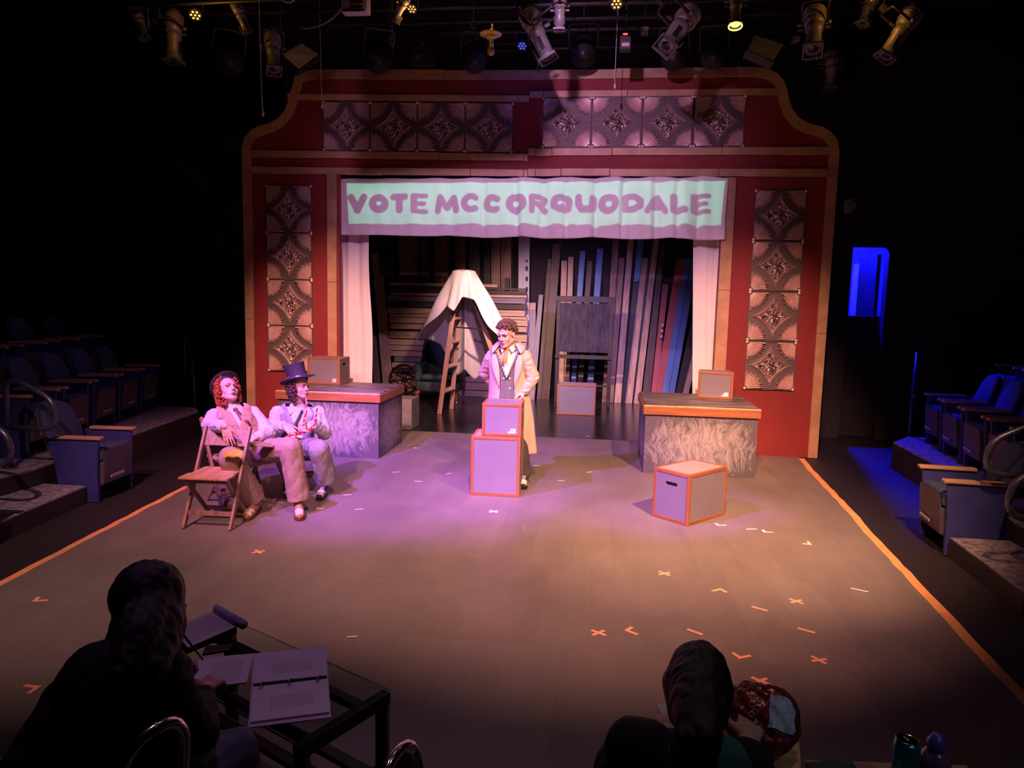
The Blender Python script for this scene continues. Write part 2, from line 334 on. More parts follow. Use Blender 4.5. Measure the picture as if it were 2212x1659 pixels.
def tile_meshes():
    s = 0.60; c = s/2
    def fl(a, b, d): return (a, -d, b)
    pl = MB().prism([(0.001, 0.001), (s-0.001, 0.001), (s-0.001, s-0.001), (0.001, s-0.001)], fl, 0.002, 0.012)
    for q in ([(0, 0), (s, 0), (s, 0.010), (0, 0.010)], [(0, s-0.010), (s, s-0.010), (s, s), (0, s)], [(0, 0.010), (0.010, 0.010), (0.010, s-0.010), (0, s-0.010)], [(s-0.010, 0.010), (s, 0.010), (s, s-0.010), (s-0.010, s-0.010)]):
        pl.prism(q, fl, 0.012, 0.02)
    TILE_ME['p'] = pl.mesh('tile_plate'); TILE_ME['p'].materials.append(M_RIBS)
    def star(rad, n=8):                  # four-pointed star with concave sides
        pts = []
        for k in range(4):
            a0 = PI/2*k; p = Vector((math.cos(a0), math.sin(a0)))*rad; q = Vector((math.cos(a0+PI/2), math.sin(a0+PI/2)))*rad; mid = (p+q)*0.5*0.62
            for i in range(n):
                t = i/n; pts.append(p*(1-t)**2 + mid*(2*t*(1-t)) + q*t*t)
        return pts
    fr = MB()
    for ro, ri, hgt in ((0.250, 0.236, 0.016), (0.222, 0.196, 0.026)):
        A = star(ro); B = star(ri); m_ = len(A); vs = []
        for i in range(m_):
            mid = (A[i]+B[i])/2
            vs += [fl(c+A[i].x, c+A[i].y, 0.012), fl(c+mid.x, c+mid.y, 0.012+hgt), fl(c+B[i].x, c+B[i].y, 0.012)]
        fs = []
        for i in range(m_):
            j = (i+1) % m_; fs += [(i*3, j*3, j*3+1, i*3+1), (i*3+1, j*3+1, j*3+2, i*3+2)]
        fr.add(vs, fs)
    TILE_ME['f'] = fr.mesh('diamond_frame'); TILE_ME['f'].materials.append(M_TIN)
    dc = MB(); S1 = star(0.196); random.seed(3); vs = [fl(c, c, 0.034)]; 
    for ring, rr in enumerate((0.25, 0.5, 0.75, 1.0)):
        for p in S1: vs.append(fl(c+p.x*rr+random.uniform(-.004, .004)*(ring < 3), c+p.y*rr+random.uniform(-.004, .004)*(ring < 3), 0.013 if ring == 3 else 0.014+random.uniform(0, 0.026)))
    m_ = len(S1); fs = [(0, 1+i, 1+(i+1) % m_) for i in range(m_)]
    for r_ in range(3):
        for i in range(m_):
            a = 1+r_*m_+i; b = 1+r_*m_+(i+1) % m_; fs += [(a, a+m_, b+m_, b)]
    dc.add(vs, fs); TILE_ME['c'] = dc.mesh('diamond_centre'); TILE_ME['c'].materials.append(M_CRUSH)
    for k in range(4):                   # shell fans in the corners
        fan = MB(); n = 11; cx, cy = (0.012, 0.012); vs = []
        sx = 1 if k in (0, 3) else -1; sy = 1 if k < 2 else -1; ox = 0 if sx > 0 else s; oy = 0 if sy > 0 else s
        for i in range(2*n+1):
            a = PI/2*i/(2*n); up = i % 2; r = (0.206 if up else 0.168) + (0.012 if i % 4 == 1 else 0)
            if i in (0, 2*n): r = 0.215
            ca, sa = math.cos(a), math.sin(a); vs += [(ox+sx*(cx+0.03*ca), oy+sy*(cy+0.03*sa), 0.022), (ox+sx*(cx+r*ca), oy+sy*(cy+r*sa), 0.050 if up else 0.015), (ox+sx*(cx+r*ca), oy+sy*(cy+r*sa), 0.011)]
        vs = [fl(*v) for v in vs]; fs = []
        for i in range(2*n): fs += [(i*3, i*3+3, i*3+4, i*3+1), (i*3+1, i*3+4, i*3+5, i*3+2)]
        fan.add(vs, fs); fan.ell(fl(ox+sx*0.012, oy+sy*0.012, 0.016), (0.020, 0.012, 0.020), None, 8, 6)
        TILE_ME['s%d' % k] = fan.mesh('shell_fan'); TILE_ME['s%d' % k].materials.append(M_TIN)
def tile(root, fn, u, z, s, sg):
    if not TILE_ME: tile_meshes()
    o = org(root); p = Vector(fn(u if sg > 0 else u+0.60, z, 0)) - o
    t = link('tin_tile', TILE_ME['p'], root); t.location = p; t.rotation_euler = (0, 0, 0 if sg > 0 else FOLD)
    for k in ('f', 'c', 's0', 's1', 's2', 's3'): link(TILE_ME[k].name.split('.')[0], TILE_ME[k], t)
half(1); half(-1)

# ------------------------------------------------------------------ valance and curtains
def cloth_mat(name, col, bump=0.15):
    m = mat(name, col, 0.85, 0, 0.05, 3, bump, 90); return m
M_CLOTH = cloth_mat('white_muslin', (0.80, 0.74, 0.72))
def fold(x, z, amp):                      # soft pleats, deeper towards the middle and right
    k = amp*(0.35+0.65*max(0, min(1, (x+1.6)/1.8)))
    cr = sum(w_*max(0, 1-abs(x-xc-0.10*(3.1-z)*t_)/0.05) for xc, w_, t_ in ((-0.62, .8, .2), (-0.2, 1.1, .1), (0.12, .7, -.4), (0.42, 1.2, .2), (0.78, .9, .3), (1.12, 1.3, -.2), (1.5, 1.0, .5), (1.78, 1.2, .2), (2.02, .8, .4)))
    return k*(0.5*math.sin(x*9.5+0.6*math.sin(x*3.1))+0.35*math.sin(x*17+1.3+z*1.5)+0.25*math.sin(x*31+z*3)+1.1*cr)
VY = PY-0.005
def valance(u, v):
    x = -2.50+u*4.86; top = 3.375+0.03*u+0.010*math.sin(u*55)*(0.3+u); bot = 2.668+0.012*u-0.022*abs(math.sin(x*3.4+0.5))*(0.2+min(1, max(0, (x+1.9)/1.5)))
    z = top+(bot-top)*v; y = VY-0.05+fold(x, z, 0.036)*(0.55+0.6*v) - 0.02*math.sin(v*PI)+0.006*mnoise.noise(Vector((x*4, z*6, 0)))
    return (x + 0.006*math.sin(v*4+x*9), y, z)
vo = MB().grid(valance, 260, 34).build('banner_cloth', M_CLOTH, None, True, solid=0.004)
tag(vo, 'white muslin valance hung across the stage opening, with a lit slogan on it', 'valance')
def curtain(x0t, x1t, x0b, x1b, zt, zb, Y, label, amp):
    def fn(u, v):
        xa = x0t+(x0b-x0t)*v; xb = x1t+(x1b-x1t)*v; x = xa+(xb-xa)*u; z = zt+(zb-zt)*v
        return (x+0.012*math.sin(v*11+u*2)*u, Y+amp*math.sin(u*12+0.5*math.sin(v*3))*(0.25+0.75*(1-v)**2)+0.003*math.sin(u*29+1), z)
    o = MB().grid(fn, 60, 40).build('curtain', M_CLOTH, None, True, solid=0.004); tag(o, label, 'curtain', 'stage opening curtains')
curtain(-2.62, -2.20, -2.62, -2.12, 2.95, 0.02, PY+0.17, 'white curtain at the left of the stage opening, behind the crate with a sticker', 0.022)
curtain(2.00, 2.42, 2.13, 2.52, 2.95, 0.02, PY+0.17, 'white curtain at the right of the stage opening, beside the blue boards', 0.016)
cp = MB().tube([(-2.66, PY+0.17, 2.97), (2.55, PY+0.17, 2.97)], 0.018, 8).build('curtain_rod', mat('dark_steel', (0.03, 0.03, 0.035), 0.4, 0.7)); tag(cp, 'dark pipe behind the valance that carries the two side curtains', 'pipe')

# ------------------------------------------------------------------ projector and its slogan slide
PJ = Vector((-0.1, 4.9, 5.05)); PT = 0.07
def slide_pt(px, py): return PJ + (at(px, py, VY-0.05)-PJ)*PT
def stroke(mb, pts, r, closed=False):
    pts = [Vector(p) for p in pts]
    for p in pts:
        rr = r*random.uniform(0.93, 1.08); mb.add([slide_pt(p.x+rr*math.cos(2*PI*k/12), p.y+rr*math.sin(2*PI*k/12)) for k in range(12)], [tuple(range(12))])
    for a, b in zip(pts, pts[1:]+([pts[0]] if closed else [])):
        if (b-a).length < 1e-6: continue
        n = Vector((-(b-a).y, (b-a).x)).normalized()*r
        mb.add([slide_pt(*(a+n)), slide_pt(*(b+n)), slide_pt(*(b-n)), slide_pt(*(a-n))], [(0, 1, 2, 3)])
GL = {'V': [[(0, 0), (.5, 1), (1, 0)]], 'O': 'ring', 'T': [[(0, 0), (1, 0)], [(.5, 0), (.5, 1)]], 'E': [[(1, 0), (0, 0), (0, 1), (1, 1)], [(0, .5), (.85, .5)]],
      'M': [[(0, 1), (.12, 0), (.5, .8), (.88, 0), (1, 1)]], 'C': 'arc', 'R': [[(0, 1), (0, 0), (.75, 0), (1, .25), (.75, .5), (.1, .5)], [(.55, .55), (1, 1)]],
      'Q': 'ringq', 'U': [[(0, 0), (0, .6), (.2, .95), (.5, 1), (.8, .95), (1, .6), (1, 0)]], 'D': [[(0, 0), (0, 1), (.6, 1), (1, .7), (1, .3), (.6, 0), (0, 0)]],
      'A': [[(0, 1), (.5, 0), (1, 1)], [(.25, .68), (.75, .68)]], 'L': [[(0, 0), (0, 1), (1, 1)]]}
TXT = [('V', 750, 793), ('O', 796, 839), ('T', 842, 882), ('E', 886, 925), ('M', 939, 992), ('C', 995, 1040), ('C', 1044, 1086), ('O', 1092, 1138), ('R', 1143, 1184),
       ('Q', 1189, 1238), ('U', 1243, 1289), ('O', 1292, 1339), ('D', 1344, 1392), ('A', 1393, 1445), ('L', 1449, 1490), ('E', 1493, 1537)]
sl = MB(); random.seed(5)
for ch, xa, xb in TXT:
    r = {'V': 7.8, 'O': 7.7, 'T': 7.6, 'E': 5.2, 'M': 6.8, 'C': 7.2, 'R': 6.3, 'Q': 7.7, 'U': 7.6, 'D': 7.3, 'A': 6.7, 'L': 7.6}[ch]; ya, yb = 420.5+random.uniform(-1, 1), 463.5+random.uniform(-1, 1)
    f = lambda p: (xa+r+(xb-xa-2*r)*p[0], ya+r+(yb-ya-2*r)*p[1])
    g = GL[ch]
    if g in ('ring', 'ringq', 'arc'):
        a0, a1 = (0, 2*PI) if g != 'arc' else (R(52), R(308)); n = 16
        pts = [f((.5+.5*math.cos(a0+(a1-a0)*i/n), .5+.5*math.sin(a0+(a1-a0)*i/n))) for i in range(n+(g == 'arc'))]
        stroke(sl, pts, r+(0.3 if g != 'arc' else 0), g != 'arc')
        if g == 'ringq': stroke(sl, [f((.6, .7)), f((1.0, 1.05))], 5.5)
    else:
        for s_ in g: stroke(sl, [f(p) for p in s_], r)
        if ch == 'E': stroke(sl, [(xa+7.6, ya+7.6), (xa+7.6, yb-7.6)], 7.6)
rc = [(748, 397), (1567, 391), (1559, 488), (753, 485)]; big = [(330, -700), (1990, -700), (1990, 1900), (330, 1900)]
for i in range(4):
    j = (i+1) % 4; sl.add([slide_pt(*rc[i]), slide_pt(*rc[j]), slide_pt(*big[j]), slide_pt(*big[i])], [(0, 1, 2, 3)])
M_FIX = mat('black_fixture_enamel', (0.03, 0.028, 0.03), 0.45, 0.3, 0.2)
pj = thing('projector', 'black projector hung in the grid that throws the slogan onto the valance', 'projector', PJ)
aim = (at(1158, 440, VY)-PJ).normalized()
sl.build('slide', M_FIX, pj)
bk = PJ-aim*0.06
MB().bar(bk, bk-aim*0.34, 0.34, 0.14).build('body', M_FIX, pj, bevel=0.01)
MB().bar(bk-aim*0.17+Vector((0, 0, 0.07)), bk-aim*0.17+Vector((0, 0, 0.45)), 0.04, 0.04).build('hanger', M_FIX, pj)
s_ = spot('projector_lamp', PJ, at(1158, 440, VY), (0.22, 1.0, 0.62), 560, 62, 0.0, 0.0006)
# ------------------------------------------------------------------ backstage: lumber, ladder, armchair, wheel, chalkboard
def C8(x, y): return (780+x/3.77, 500+y/3.77)
def C1(x, y): return (1120+x/3.77, 500+y/3.77)
M_PINE = wood('pine', (0.50, 0.34, 0.24)); M_PINEZ = wood('pine_upright', (0.47, 0.32, 0.23), axis='z')
M_DARKW = wood('dark_stained_board', (0.085, 0.055, 0.045), axis='z'); M_BROWN = wood('brown_board', (0.22, 0.13, 0.09), axis='z')
M_BLKB = wood('black_painted_board', (0.016, 0.014, 0.016), axis='z'); M_BLUEB = wood('blue_painted_board', (0.10, 0.22, 0.52), axis='z', var=0.12)
M_REDB = wood('red_painted_board', (0.42, 0.09, 0.09), axis='z', var=0.15); M_GREYB = wood('grey_painted_board', (0.24, 0.22, 0.27), axis='z')
M_PALE = wood('pale_board', (0.52, 0.52, 0.58), axis='z', var=0.1); M_GREYX = wood('grey_painted_plank', (0.22, 0.19, 0.24)); M_DARKX = wood('dark_plank', (0.05, 0.036, 0.034))
def board(P, xt0, xt1, yt, xb0, xb1, yb, Yt, Yb, m, label, group, th=0.035):
    a, b, c, d = at(*P(xb0, yb), Yb), at(*P(xb1, yb), Yb), at(*P(xt1, yt), Yt), at(*P(xt0, yt), Yt)
    zf = 0.004                            # foot stands on the floor
    if a.z < 0.6:
        a, b = [q if False else (top+(q-top)*((top.z-zf)/(top.z-q.z))) for q, top in ((a, d), (b, c))]
    k = Vector((0, th, 0)); loc = (a+b)/2
    o = MB().hexa([a, b, b+k, a+k, d, c, c+k, d+k]); o.v = [(p[0]-loc.x, p[1]-loc.y, p[2]-loc.z) for p in o.v]
    ob = o.build('board', m); ob.location = loc; return tag(ob, label, 'board', group)
# boards lying in a horizontal stack
rows = [(230, 1110, 420, 447, M_PINE, .45), (225, 1340, 452, 470, M_DARKX, 1), (225, 1345, 474, 503, M_DARKX, 1), (240, 1350, 506, 529, M_PINE, .6), (215, 1338, 532, 577, M_GREYX, 1), (200, 1350, 581, 626, M_DARKX, 1),
        (210, 1335, 630, 678, M_PINE, 1), (235, 1352, 682, 706, M_PINE, 1), (228, 1357, 709, 757, M_PINE, 1), (235, 1350, 763, 806, M_PINE, 1), (230, 1352, 812, 822, M_DARKX, 1), (228, 1350, 825, 884, M_PINE, 1),
        (215, 1345, 890, 937, M_PINE, 1), (215, 1340, 941, 982, M_PINE, 1), (235, 1340, 986, 1031, M_PINE, 1), (270, 1345, 1036, 1077, M_GREYX, 1), (250, 1340, 1082, 1126, M_PINE, 1), (255, 1345, 1130, 1168, M_DARKX, 1),
        (250, 1338, 1172, 1222, M_PINE, 1), (255, 1340, 1226, 1288, M_PINE, 1), (250, 1345, 1292, 1338, M_PINE, 1)]
ys = 13.42; random.seed(21)
for i, (x0, x1, y0, y1, m, br) in enumerate(rows):
    off = random.uniform(0, 0.05); Yf = ys+off
    a = at(*C8(x0, y1), Yf); b = at(*C8(x1, y1-(x1-x0)*0.006), Yf); t = at(*C8((x0+x1)/2, y0), Yf).z; bt = at(*C8((x0+x1)/2, y1), Yf).z
    if i == len(rows)-1: bt = 0.004
    c = Vector(((a.x+b.x)/2, Yf, bt))
    o = MB().box(a.x-c.x, b.x-c.x, 0, 0.14-off, 0, t-bt-0.004).build('plank', m, bevel=0.004); o.location = c
    ORD = ['topmost', 'second', 'third', 'fourth', 'fifth', 'sixth', 'seventh', 'eighth', 'ninth', 'tenth', 'eleventh', 'twelfth', 'thirteenth', 'fourteenth', 'fifteenth', 'sixteenth', 'seventeenth', 'eighteenth', 'nineteenth', 'twentieth', 'bottom']
    kind = {'pine': 'pale pine', 'grey_painted_plank': 'grey painted', 'dark_plank': 'dark stained'}[m.name]
    tag(o, kind+' plank behind the stepladder, '+ORD[i]+' in the horizontal stack counted from the top', 'plank', kind+' planks in the horizontal stack')
for x in (300, 1180):                     # two uprights that hold the stack
    p = at(*C8(x, 1000), 13.66); o = MB().box(-0.045, 0.045, 0.0, 0.09, 0, 2.3).build('rack_post', M_BLKB); o.location = (p.x, 13.585, 0.004)
    tag(o, 'black upright post behind the plank stack, at its '+('left end' if x < 700 else 'right end'), 'post', 'posts of the plank rack')
# uprights behind the stack
gU = 'boards standing upright behind the horizontal stack'
for x0, x1, m, lab in [(310, 460, M_BROWN, 'widest brown board standing behind the left of the plank stack'), (466, 560, M_DARKW, 'dark board standing behind the plank stack, next to the widest brown one'),
        (600, 712, M_BROWN, 'brown board standing behind the plank stack, left of the draped stepladder'), (765, 850, M_BROWN, 'brown board standing right behind the top of the draped stepladder'),
        (880, 965, M_DARKW, 'dark board standing behind the plank stack, right of the draped stepladder'), (1000, 1052, M_BLKB, 'narrow black board standing behind the plank stack'),
        (1060, 1132, M_BROWN, 'left one of two touching brown boards behind the plank stack'), (1140, 1222, M_BROWN, 'right one of two touching brown boards behind the plank stack')]:
    board(C8, x0, x1, -60, x0, x1, 1200, 13.8, 13.74, m, lab, gU)
pb = board(C8, 1283, 1374, -40, 1278, 1362, 1200, 13.74, 13.70, M_PALE, 'pale grey board with dark knots standing beside the plank stack', gU)
for yy in (300, 385, 470, 240):
    q = at(*C8(1349, yy), 13.69); MB().ell(q, (0.022, 0.006, 0.05 if yy != 240 else 0.02), None, 10, 6).build('knot', M_BLKB, pb)
# boards leaning in the left corner
gL = 'boards leaning behind the left curtain'
board(C8, 85, 132, 178, 172, 232, 1182, 13.55, 13.1, M_PINEZ, 'tallest pine board leaning behind the left curtain', gL)
board(C8, 135, 178, 355, 215, 250, 1182, 13.6, 13.25, M_PINEZ, 'shorter pine board leaning beside the plank stack on its left', gL)
board(C8, 140, 258, 192, 150, 205, 1182, 13.85, 13.6, M_DARKW, 'wide dark board leaning behind two pine boards at the left', gL)
board(C8, 75, 120, 800, 100, 150, 1182, 13.4, 13.0, M_BROWN, 'short brown board leaning low behind the left curtain', gL)
# boards leaning at the right
gR = 'boards leaning on the back wall at the right'
for a in [(90, 142, 580, 75, 128, 1350, M_GREYB, 'grey board with a pale bare end, right of the plank stack', .0), (165, 202, 515, 92, 132, 1350, M_GREYB, 'grey board leaning left, between the plank stack and the chalkboard', .04),
          (238, 268, 225, 150, 182, 1355, M_DARKW, 'dark reddish board leaning left of the chalkboard', .05), (280, 345, 100, 185, 250, 1355, M_DARKW, 'wide dark board leaning just left of the chalkboard', .1),
          (350, 396, 238, 318, 362, 1385, M_PINEZ, 'left one of two pine boards standing behind the chalkboard', .05), (406, 448, 207, 366, 408, 1385, M_PINEZ, 'right one of two pine boards standing behind the chalkboard', .05),
          (560, 602, 240, 470, 512, 1385, M_DARKW, 'dark board with a pale tip behind the chalkboard', .05), (500, 545, 160, 418, 456, 1385, M_BLUEB, 'blue board whose foot shows under the chalkboard, left of the others', .12),
          (640, 690, 140, 550, 598, 1385, M_BLUEB, 'blue board whose foot shows under the middle of the chalkboard', .14),
          (770, 822, 40, 680, 728, 1388, M_BROWN, 'tall brown board leaning at the right edge of the chalkboard', .02), (816, 866, 212, 730, 772, 1388, M_BROWN, 'shorter brown board leaning just right of the chalkboard', .06),
          (895, 942, 30, 780, 834, 1390, M_PINEZ, 'first of three pine boards leaning right of the chalkboard', .0), (975, 1026, 30, 838, 872, 1390, M_BLKB, 'black board with a blue painted top end', .08),
          (1010, 1056, 214, 868, 924, 1392, M_PINEZ, 'second of three pine boards leaning right of the chalkboard', .0), (1060, 1092, 120, 925, 942, 1392, M_BLKB, 'narrow black board between two pine boards', .08),
          (1104, 1150, 30, 940, 990, 1396, M_PINEZ, 'third of three pine boards leaning right of the chalkboard', .0), (1155, 1198, 90, 1000, 1066, 1396, M_DARKW, 'dark brown board leaning left of the purple-lit red one', .05),
          (1174, 1222, 430, 1072, 1116, 1396, M_REDB, 'shorter red board with three pale spots', -.03), (1290, 1362, 225, 1098, 1166, 1396, M_REDB, 'widest red board leaning beside the blue ones', .0),
          (1362, 1408, 215, 1156, 1208, 1396, M_BLUEB, 'blue board leaning next to the widest red board', .0), (1412, 1462, 215, 1210, 1258, 1396, M_BLUEB, 'blue board leaning nearest the right curtain', .02),
          (1500, 1560, 300, 1262, 1325, 1396, M_BLKB, 'black board leaning behind the right curtain', .06), (1520, 1562, 560, 1322, 1368, 1396, M_PINEZ, 'pine board leaning low behind the right curtain', -.02)]:
    o = board(C1, *a[:6], 13.85+a[8]*0.5, 13.4+a[8], a[6], a[7], gR)
    if 'three pale spots' in a[7]:
        for yy in (762, 808, 852):
            q = at(*C1(1168-(yy-762)*0.09, yy), 13.6); MB().ell((q.x, q.y-0.11, q.z), (0.026, 0.004, 0.03)).build('paint_spot', M_PALE, o)
    if 'blue painted top' in a[7]:
        q0, q1, q2, q3 = at(*C1(974, 28), 13.87), at(*C1(1027, 28), 13.87), at(*C1(984, 405), 13.72), at(*C1(938, 412), 13.72); k = Vector((0, -0.012, 0))
        MB().hexa([q3+k, q2+k, q2, q3, q0+k, q1+k, q1, q0]).build('blue_end', M_BLUEB, o)
    if 'pale bare end' in a[7]:
        q0, q1, q2, q3 = at(*C1(91, 582), 13.83), at(*C1(141, 582), 13.83), at(*C1(140, 640), 13.81), at(*C1(90, 640), 13.81); k = Vector((0, -0.012, 0))
        MB().hexa([q3+k, q2+k, q2, q3, q0+k, q1+k, q1, q0]).build('bare_end', M_PINEZ, o)

# stepladder with a drop cloth
M_LAD = wood('ladder_wood', (0.30, 0.17, 0.13), axis='z')
tp = at(1003, 590, 11.55); zT = tp.z
A0, B0 = Vector((-1.66, 11.22, 0.004)), Vector((-1.585, 11.80, 0.004)); A1, B1 = Vector((tp.x-0.06, 11.40, zT)), Vector((tp.x-0.05, 11.68, zT))
C0, D0 = Vector((-0.42, 11.25, 0.004)), Vector((-0.36, 11.85, 0.004)); C1_, D1 = Vector((tp.x+0.06, 11.40, zT-0.05)), Vector((tp.x+0.07, 11.68, zT-0.05))
ld = thing('stepladder', 'worn wooden stepladder backstage under a draped cloth', 'stepladder', ((A0+D0)/2)*1.0)
for p, q, n in ((A0, A1, 'rail'), (B0, B1, 'rail'), (C0, C1_, 'rear_leg'), (D0, D1, 'rear_leg')): MB().bar(p, q, 0.03, 0.075, (1, 0, 0.3)).build(n, M_LAD, ld, bevel=0.004)
for t in (0.16, 0.335, 0.51, 0.68, 0.84): MB().bar(A0.lerp(A1, t), B0.lerp(B1, t), 0.10, 0.028, (0.3, 0, 1)).build('rung', M_LAD, ld, bevel=0.003)
for t in (0.45, 0.62, 0.80): MB().bar(C0.lerp(C1_, t), D0.lerp(D1, t), 0.022, 0.05).build('rear_rung', M_LAD, ld)
MB().bar(A0.lerp(A1, .62), C0.lerp(C1_, .62), 0.012, 0.025).build('spreader', mat('dark_steel', (0.03, 0.03, 0.035), 0.4, 0.7), ld)
MB().box(tp.x-0.13, tp.x+0.12, 11.36, 11.72, zT, zT+0.028).build('top_cap', M_LAD, ld, bevel=0.004)
def hemf(th):                             # drop of the cloth for a direction around the top (0 = +x, pi = -x, -pi/2 = camera)
    pts = [(-PI, 1.02), (-2.75, 1.28), (-2.45, 0.95), (-2.1, 0.62), (-1.75, 0.70), (-1.45, 0.45), (-1.0, 0.52), (-0.7, 0.95), (-0.35, 1.25), (0.0, 1.05), (0.35, 1.45), (0.8, 1.6), (1.2, 1.95), (1.6, 1.75), (2.0, 1.9), (2.5, 1.3), (PI, 1.02)]
    for (a, x), (b, y) in zip(pts[:-1], pts[1:]):
        if a <= th <= b: return x+(y-x)*(th-a)/(b-a)
    return 1.0
def drape(u, v):
    th = -PI+2*PI*u; L = hemf(th); s = v*(L+0.2); rx, ry = 0.145, 0.20
    ex = 1/max(abs(math.cos(th))/rx, abs(math.sin(th))/ry); ex = ex*0.7+0.3*min(rx, ry)+0.03
    if s < ex: r = s; z = zT+0.045-0.02*(s/ex)**2
    else:
        q = s-ex; sl_ = 0.30+0.22*abs(math.cos(th))**1.5 - 0.26*max(0, math.sin(th)); r = ex+q*max(0.05, sl_); z = zT+0.025-q*0.94
    fo = min(1, max(0, s-ex)*2.2); r += fo*(0.045*math.sin(th*7+0.5)+0.03*math.sin(th*13+2))
    return (tp.x+r*math.cos(th), 11.54+r*math.sin(th), z+0.01*math.sin(th*9))
dc_ = MB().grid(drape, 150, 40).build('drop_cloth', cloth_mat('grey_drop_cloth', (0.46, 0.42, 0.46)), None, True, solid=0.004); tag(dc_, 'pale drop cloth draped over the top of the stepladder', 'cloth')

# armchair
M_TEAL = mat('dark_teal_upholstery', (0.028, 0.050, 0.058), 0.75, 0, 0.25, 7, 0.2, 60); M_CAB = wood('dark_red_leg_wood', (0.16, 0.05, 0.03), 0.35, 'z')
ac = thing('armchair', 'dark teal wingback armchair on casters behind the stepladder', 'armchair', (-1.98, 12.75, 0.003))
def rb(x0, x1, y0, y1, z0, z1, n, b=0.05, m=None): return MB().box(x0, x1, y0, y1, z0, z1).build(n, m or M_TEAL, ac, True, world=False, bevel=b)
rb(-0.40, 0.40, -0.38, 0.36, 0.20, 0.40, 'seat_base', 0.05); rb(-0.29, 0.29, -0.42, 0.24, 0.405, 0.52, 'seat_cushion', 0.05)
poly = [(-0.33, 0.40), (0.33, 0.40), (0.36, 0.85), (0.34, 1.05), (0.24, 1.19), (0.10, 1.25), (-0.10, 1.25), (-0.24, 1.19), (-0.34, 1.05), (-0.36, 0.85)]
MB().prism(poly, lambda a, b, d: (a, 0.24+d+(b-0.4)*0.14, b), 0, 0.13).build('backrest', M_TEAL, ac, True, world=False, bevel=0.04)
for s in (-1, 1):
    MB().prism([(0.26, 0.62), (0.36, 0.62), (0.42, 1.12), (0.30, 1.14), (0.08, 0.86)], lambda a, b, d: (s*(0.33+d), a, b), 0, 0.07).build('wing', M_TEAL, ac, True, world=False, bevel=0.025)
    MB().box(*sorted((s*0.30, s*0.41)), -0.36, 0.30, 0.40, 0.62).tube([(s*0.375, -0.38, 0.63), (s*0.375, 0.28, 0.63)], 0.075, 14).build('arm', M_TEAL, ac, True, world=False, bevel=0.02)
    for yy in (-0.33, 0.32):
        lg = MB().tube([(s*0.33, yy, 0.215), (s*0.37, yy*1.06, 0.17), (s*0.345, yy*1.02, 0.09), (s*0.36, yy*1.05, 0.05)], [0.045, 0.042, 0.022, 0.018], 10).build('leg', M_CAB, ac, True, world=False)
        MB().tube([(s*0.36-0.012, yy*1.05, 0.025), (s*0.36+0.012, yy*1.05, 0.025)], 0.024, 12).build('caster', mat('steel', (0.45, 0.44, 0.46), 0.3, 0.9), lg, True, world=False)
# wagon wheel
wc = at(873, 820, 13.0); rw = 32*13.0/FPX*1.01
wh = thing('wagon_wheel', 'black spoked wheel leaning behind the left platform', 'wheel', (wc.x, 13.0, wc.z)); M_IRON = mat('black_iron', (0.015, 0.013, 0.015), 0.5, 0.4)
MB().tube([(rw*math.cos(t), 0, rw*math.sin(t)) for t in [2*PI*k/40 for k in range(40)]], 0.024, 8, True).build('rim', M_IRON, wh, True, world=False)
MB().tube([(0, -0.04, 0), (0, 0.04, 0)], 0.045, 16).build('hub', M_IRON, wh, True, world=False)
for k in range(8): MB().tube([(0.03*math.cos(PI*k/4+.2), 0, 0.03*math.sin(PI*k/4+.2)), (rw*math.cos(PI*k/4+.2), 0, rw*math.sin(PI*k/4+.2))], 0.012, 8).build('spoke', M_IRON, wh, True, world=False)
MB().tube([(0, 0.04, 0), (0, 0.10, -wc.z+0.01), (0, 0.28, -wc.z+0.01)], 0.012, 6).build('stand', M_IRON, wh, world=False)
# chalkboard on a wheeled frame
EY = 12.8
def ex(px, py): return at(px, py, EY)
cb = thing('chalkboard', 'smeared grey chalkboard on a dark standing frame backstage', 'chalkboard', (ex(1262, 870).x, EY, 0.003)); M_FR = mat('dark_frame_wood', (0.03, 0.022, 0.026), 0.6)
l, r_, tp_ = ex(1206, 700).x, ex(1320, 700).x, ex(1260, 640).z
MB().box(l-0.04, r_+0.04, EY-0.02, EY+0.03, ex(0+1260, 653).z, tp_).build('top_rail', M_FR, cb, bevel=0.004)
for x in (l, r_): MB().box(x-0.035, x+0.035, EY-0.02, EY+0.03, 0.05, ex(1260, 653).z-0.002).build('upright', M_FR, cb, bevel=0.004)
def chalk():
    m = mat('chalky_slate', (0.035, 0.030, 0.045), 0.9, 0, 0.5, 5, stretch=(3.0, 1, 0.9)); return m
MB().box(l+0.037, r_-0.037, EY-0.012, EY+0.012, ex(1260, 761).z, ex(1260, 655).z).build('slate', chalk(), cb)
MB().box(l-0.04, r_+0.04, EY-0.05, EY+0.02, ex(1260, 775).z, ex(1260, 767).z).build('tray', M_FR, cb)
for x in (l, r_): MB().bar((x, EY-0.30, 0.03), (x, EY+0.30, 0.03), 0.05, 0.05).build('foot', M_FR, cb, bevel=0.004)
MB().box(l, r_, EY-0.01, EY+0.02, 0.36, 0.40).build('lower_rail', M_FR, cb)
hk = ex(1257, 764); MB().tube([(hk.x+0.02*math.cos(t), EY-0.025, hk.z-0.01+0.02*math.sin(t)) for t in [PI+PI*k/8 for k in range(9)]], 0.004, 6).build('hook', mat('steel', (0.45, 0.44, 0.46), 0.3, 0.9), cb)
# small grey cabinet edge behind the left platform
o = MB().box(-2.15, -1.72, 9.72, 10.15, 0.004, 0.44).build('plinth_block', mat('grey_block_paint', (0.20, 0.20, 0.18), 0.7), bevel=0.006); tag(o, 'grey painted block standing on the floor behind the left platform', 'block')
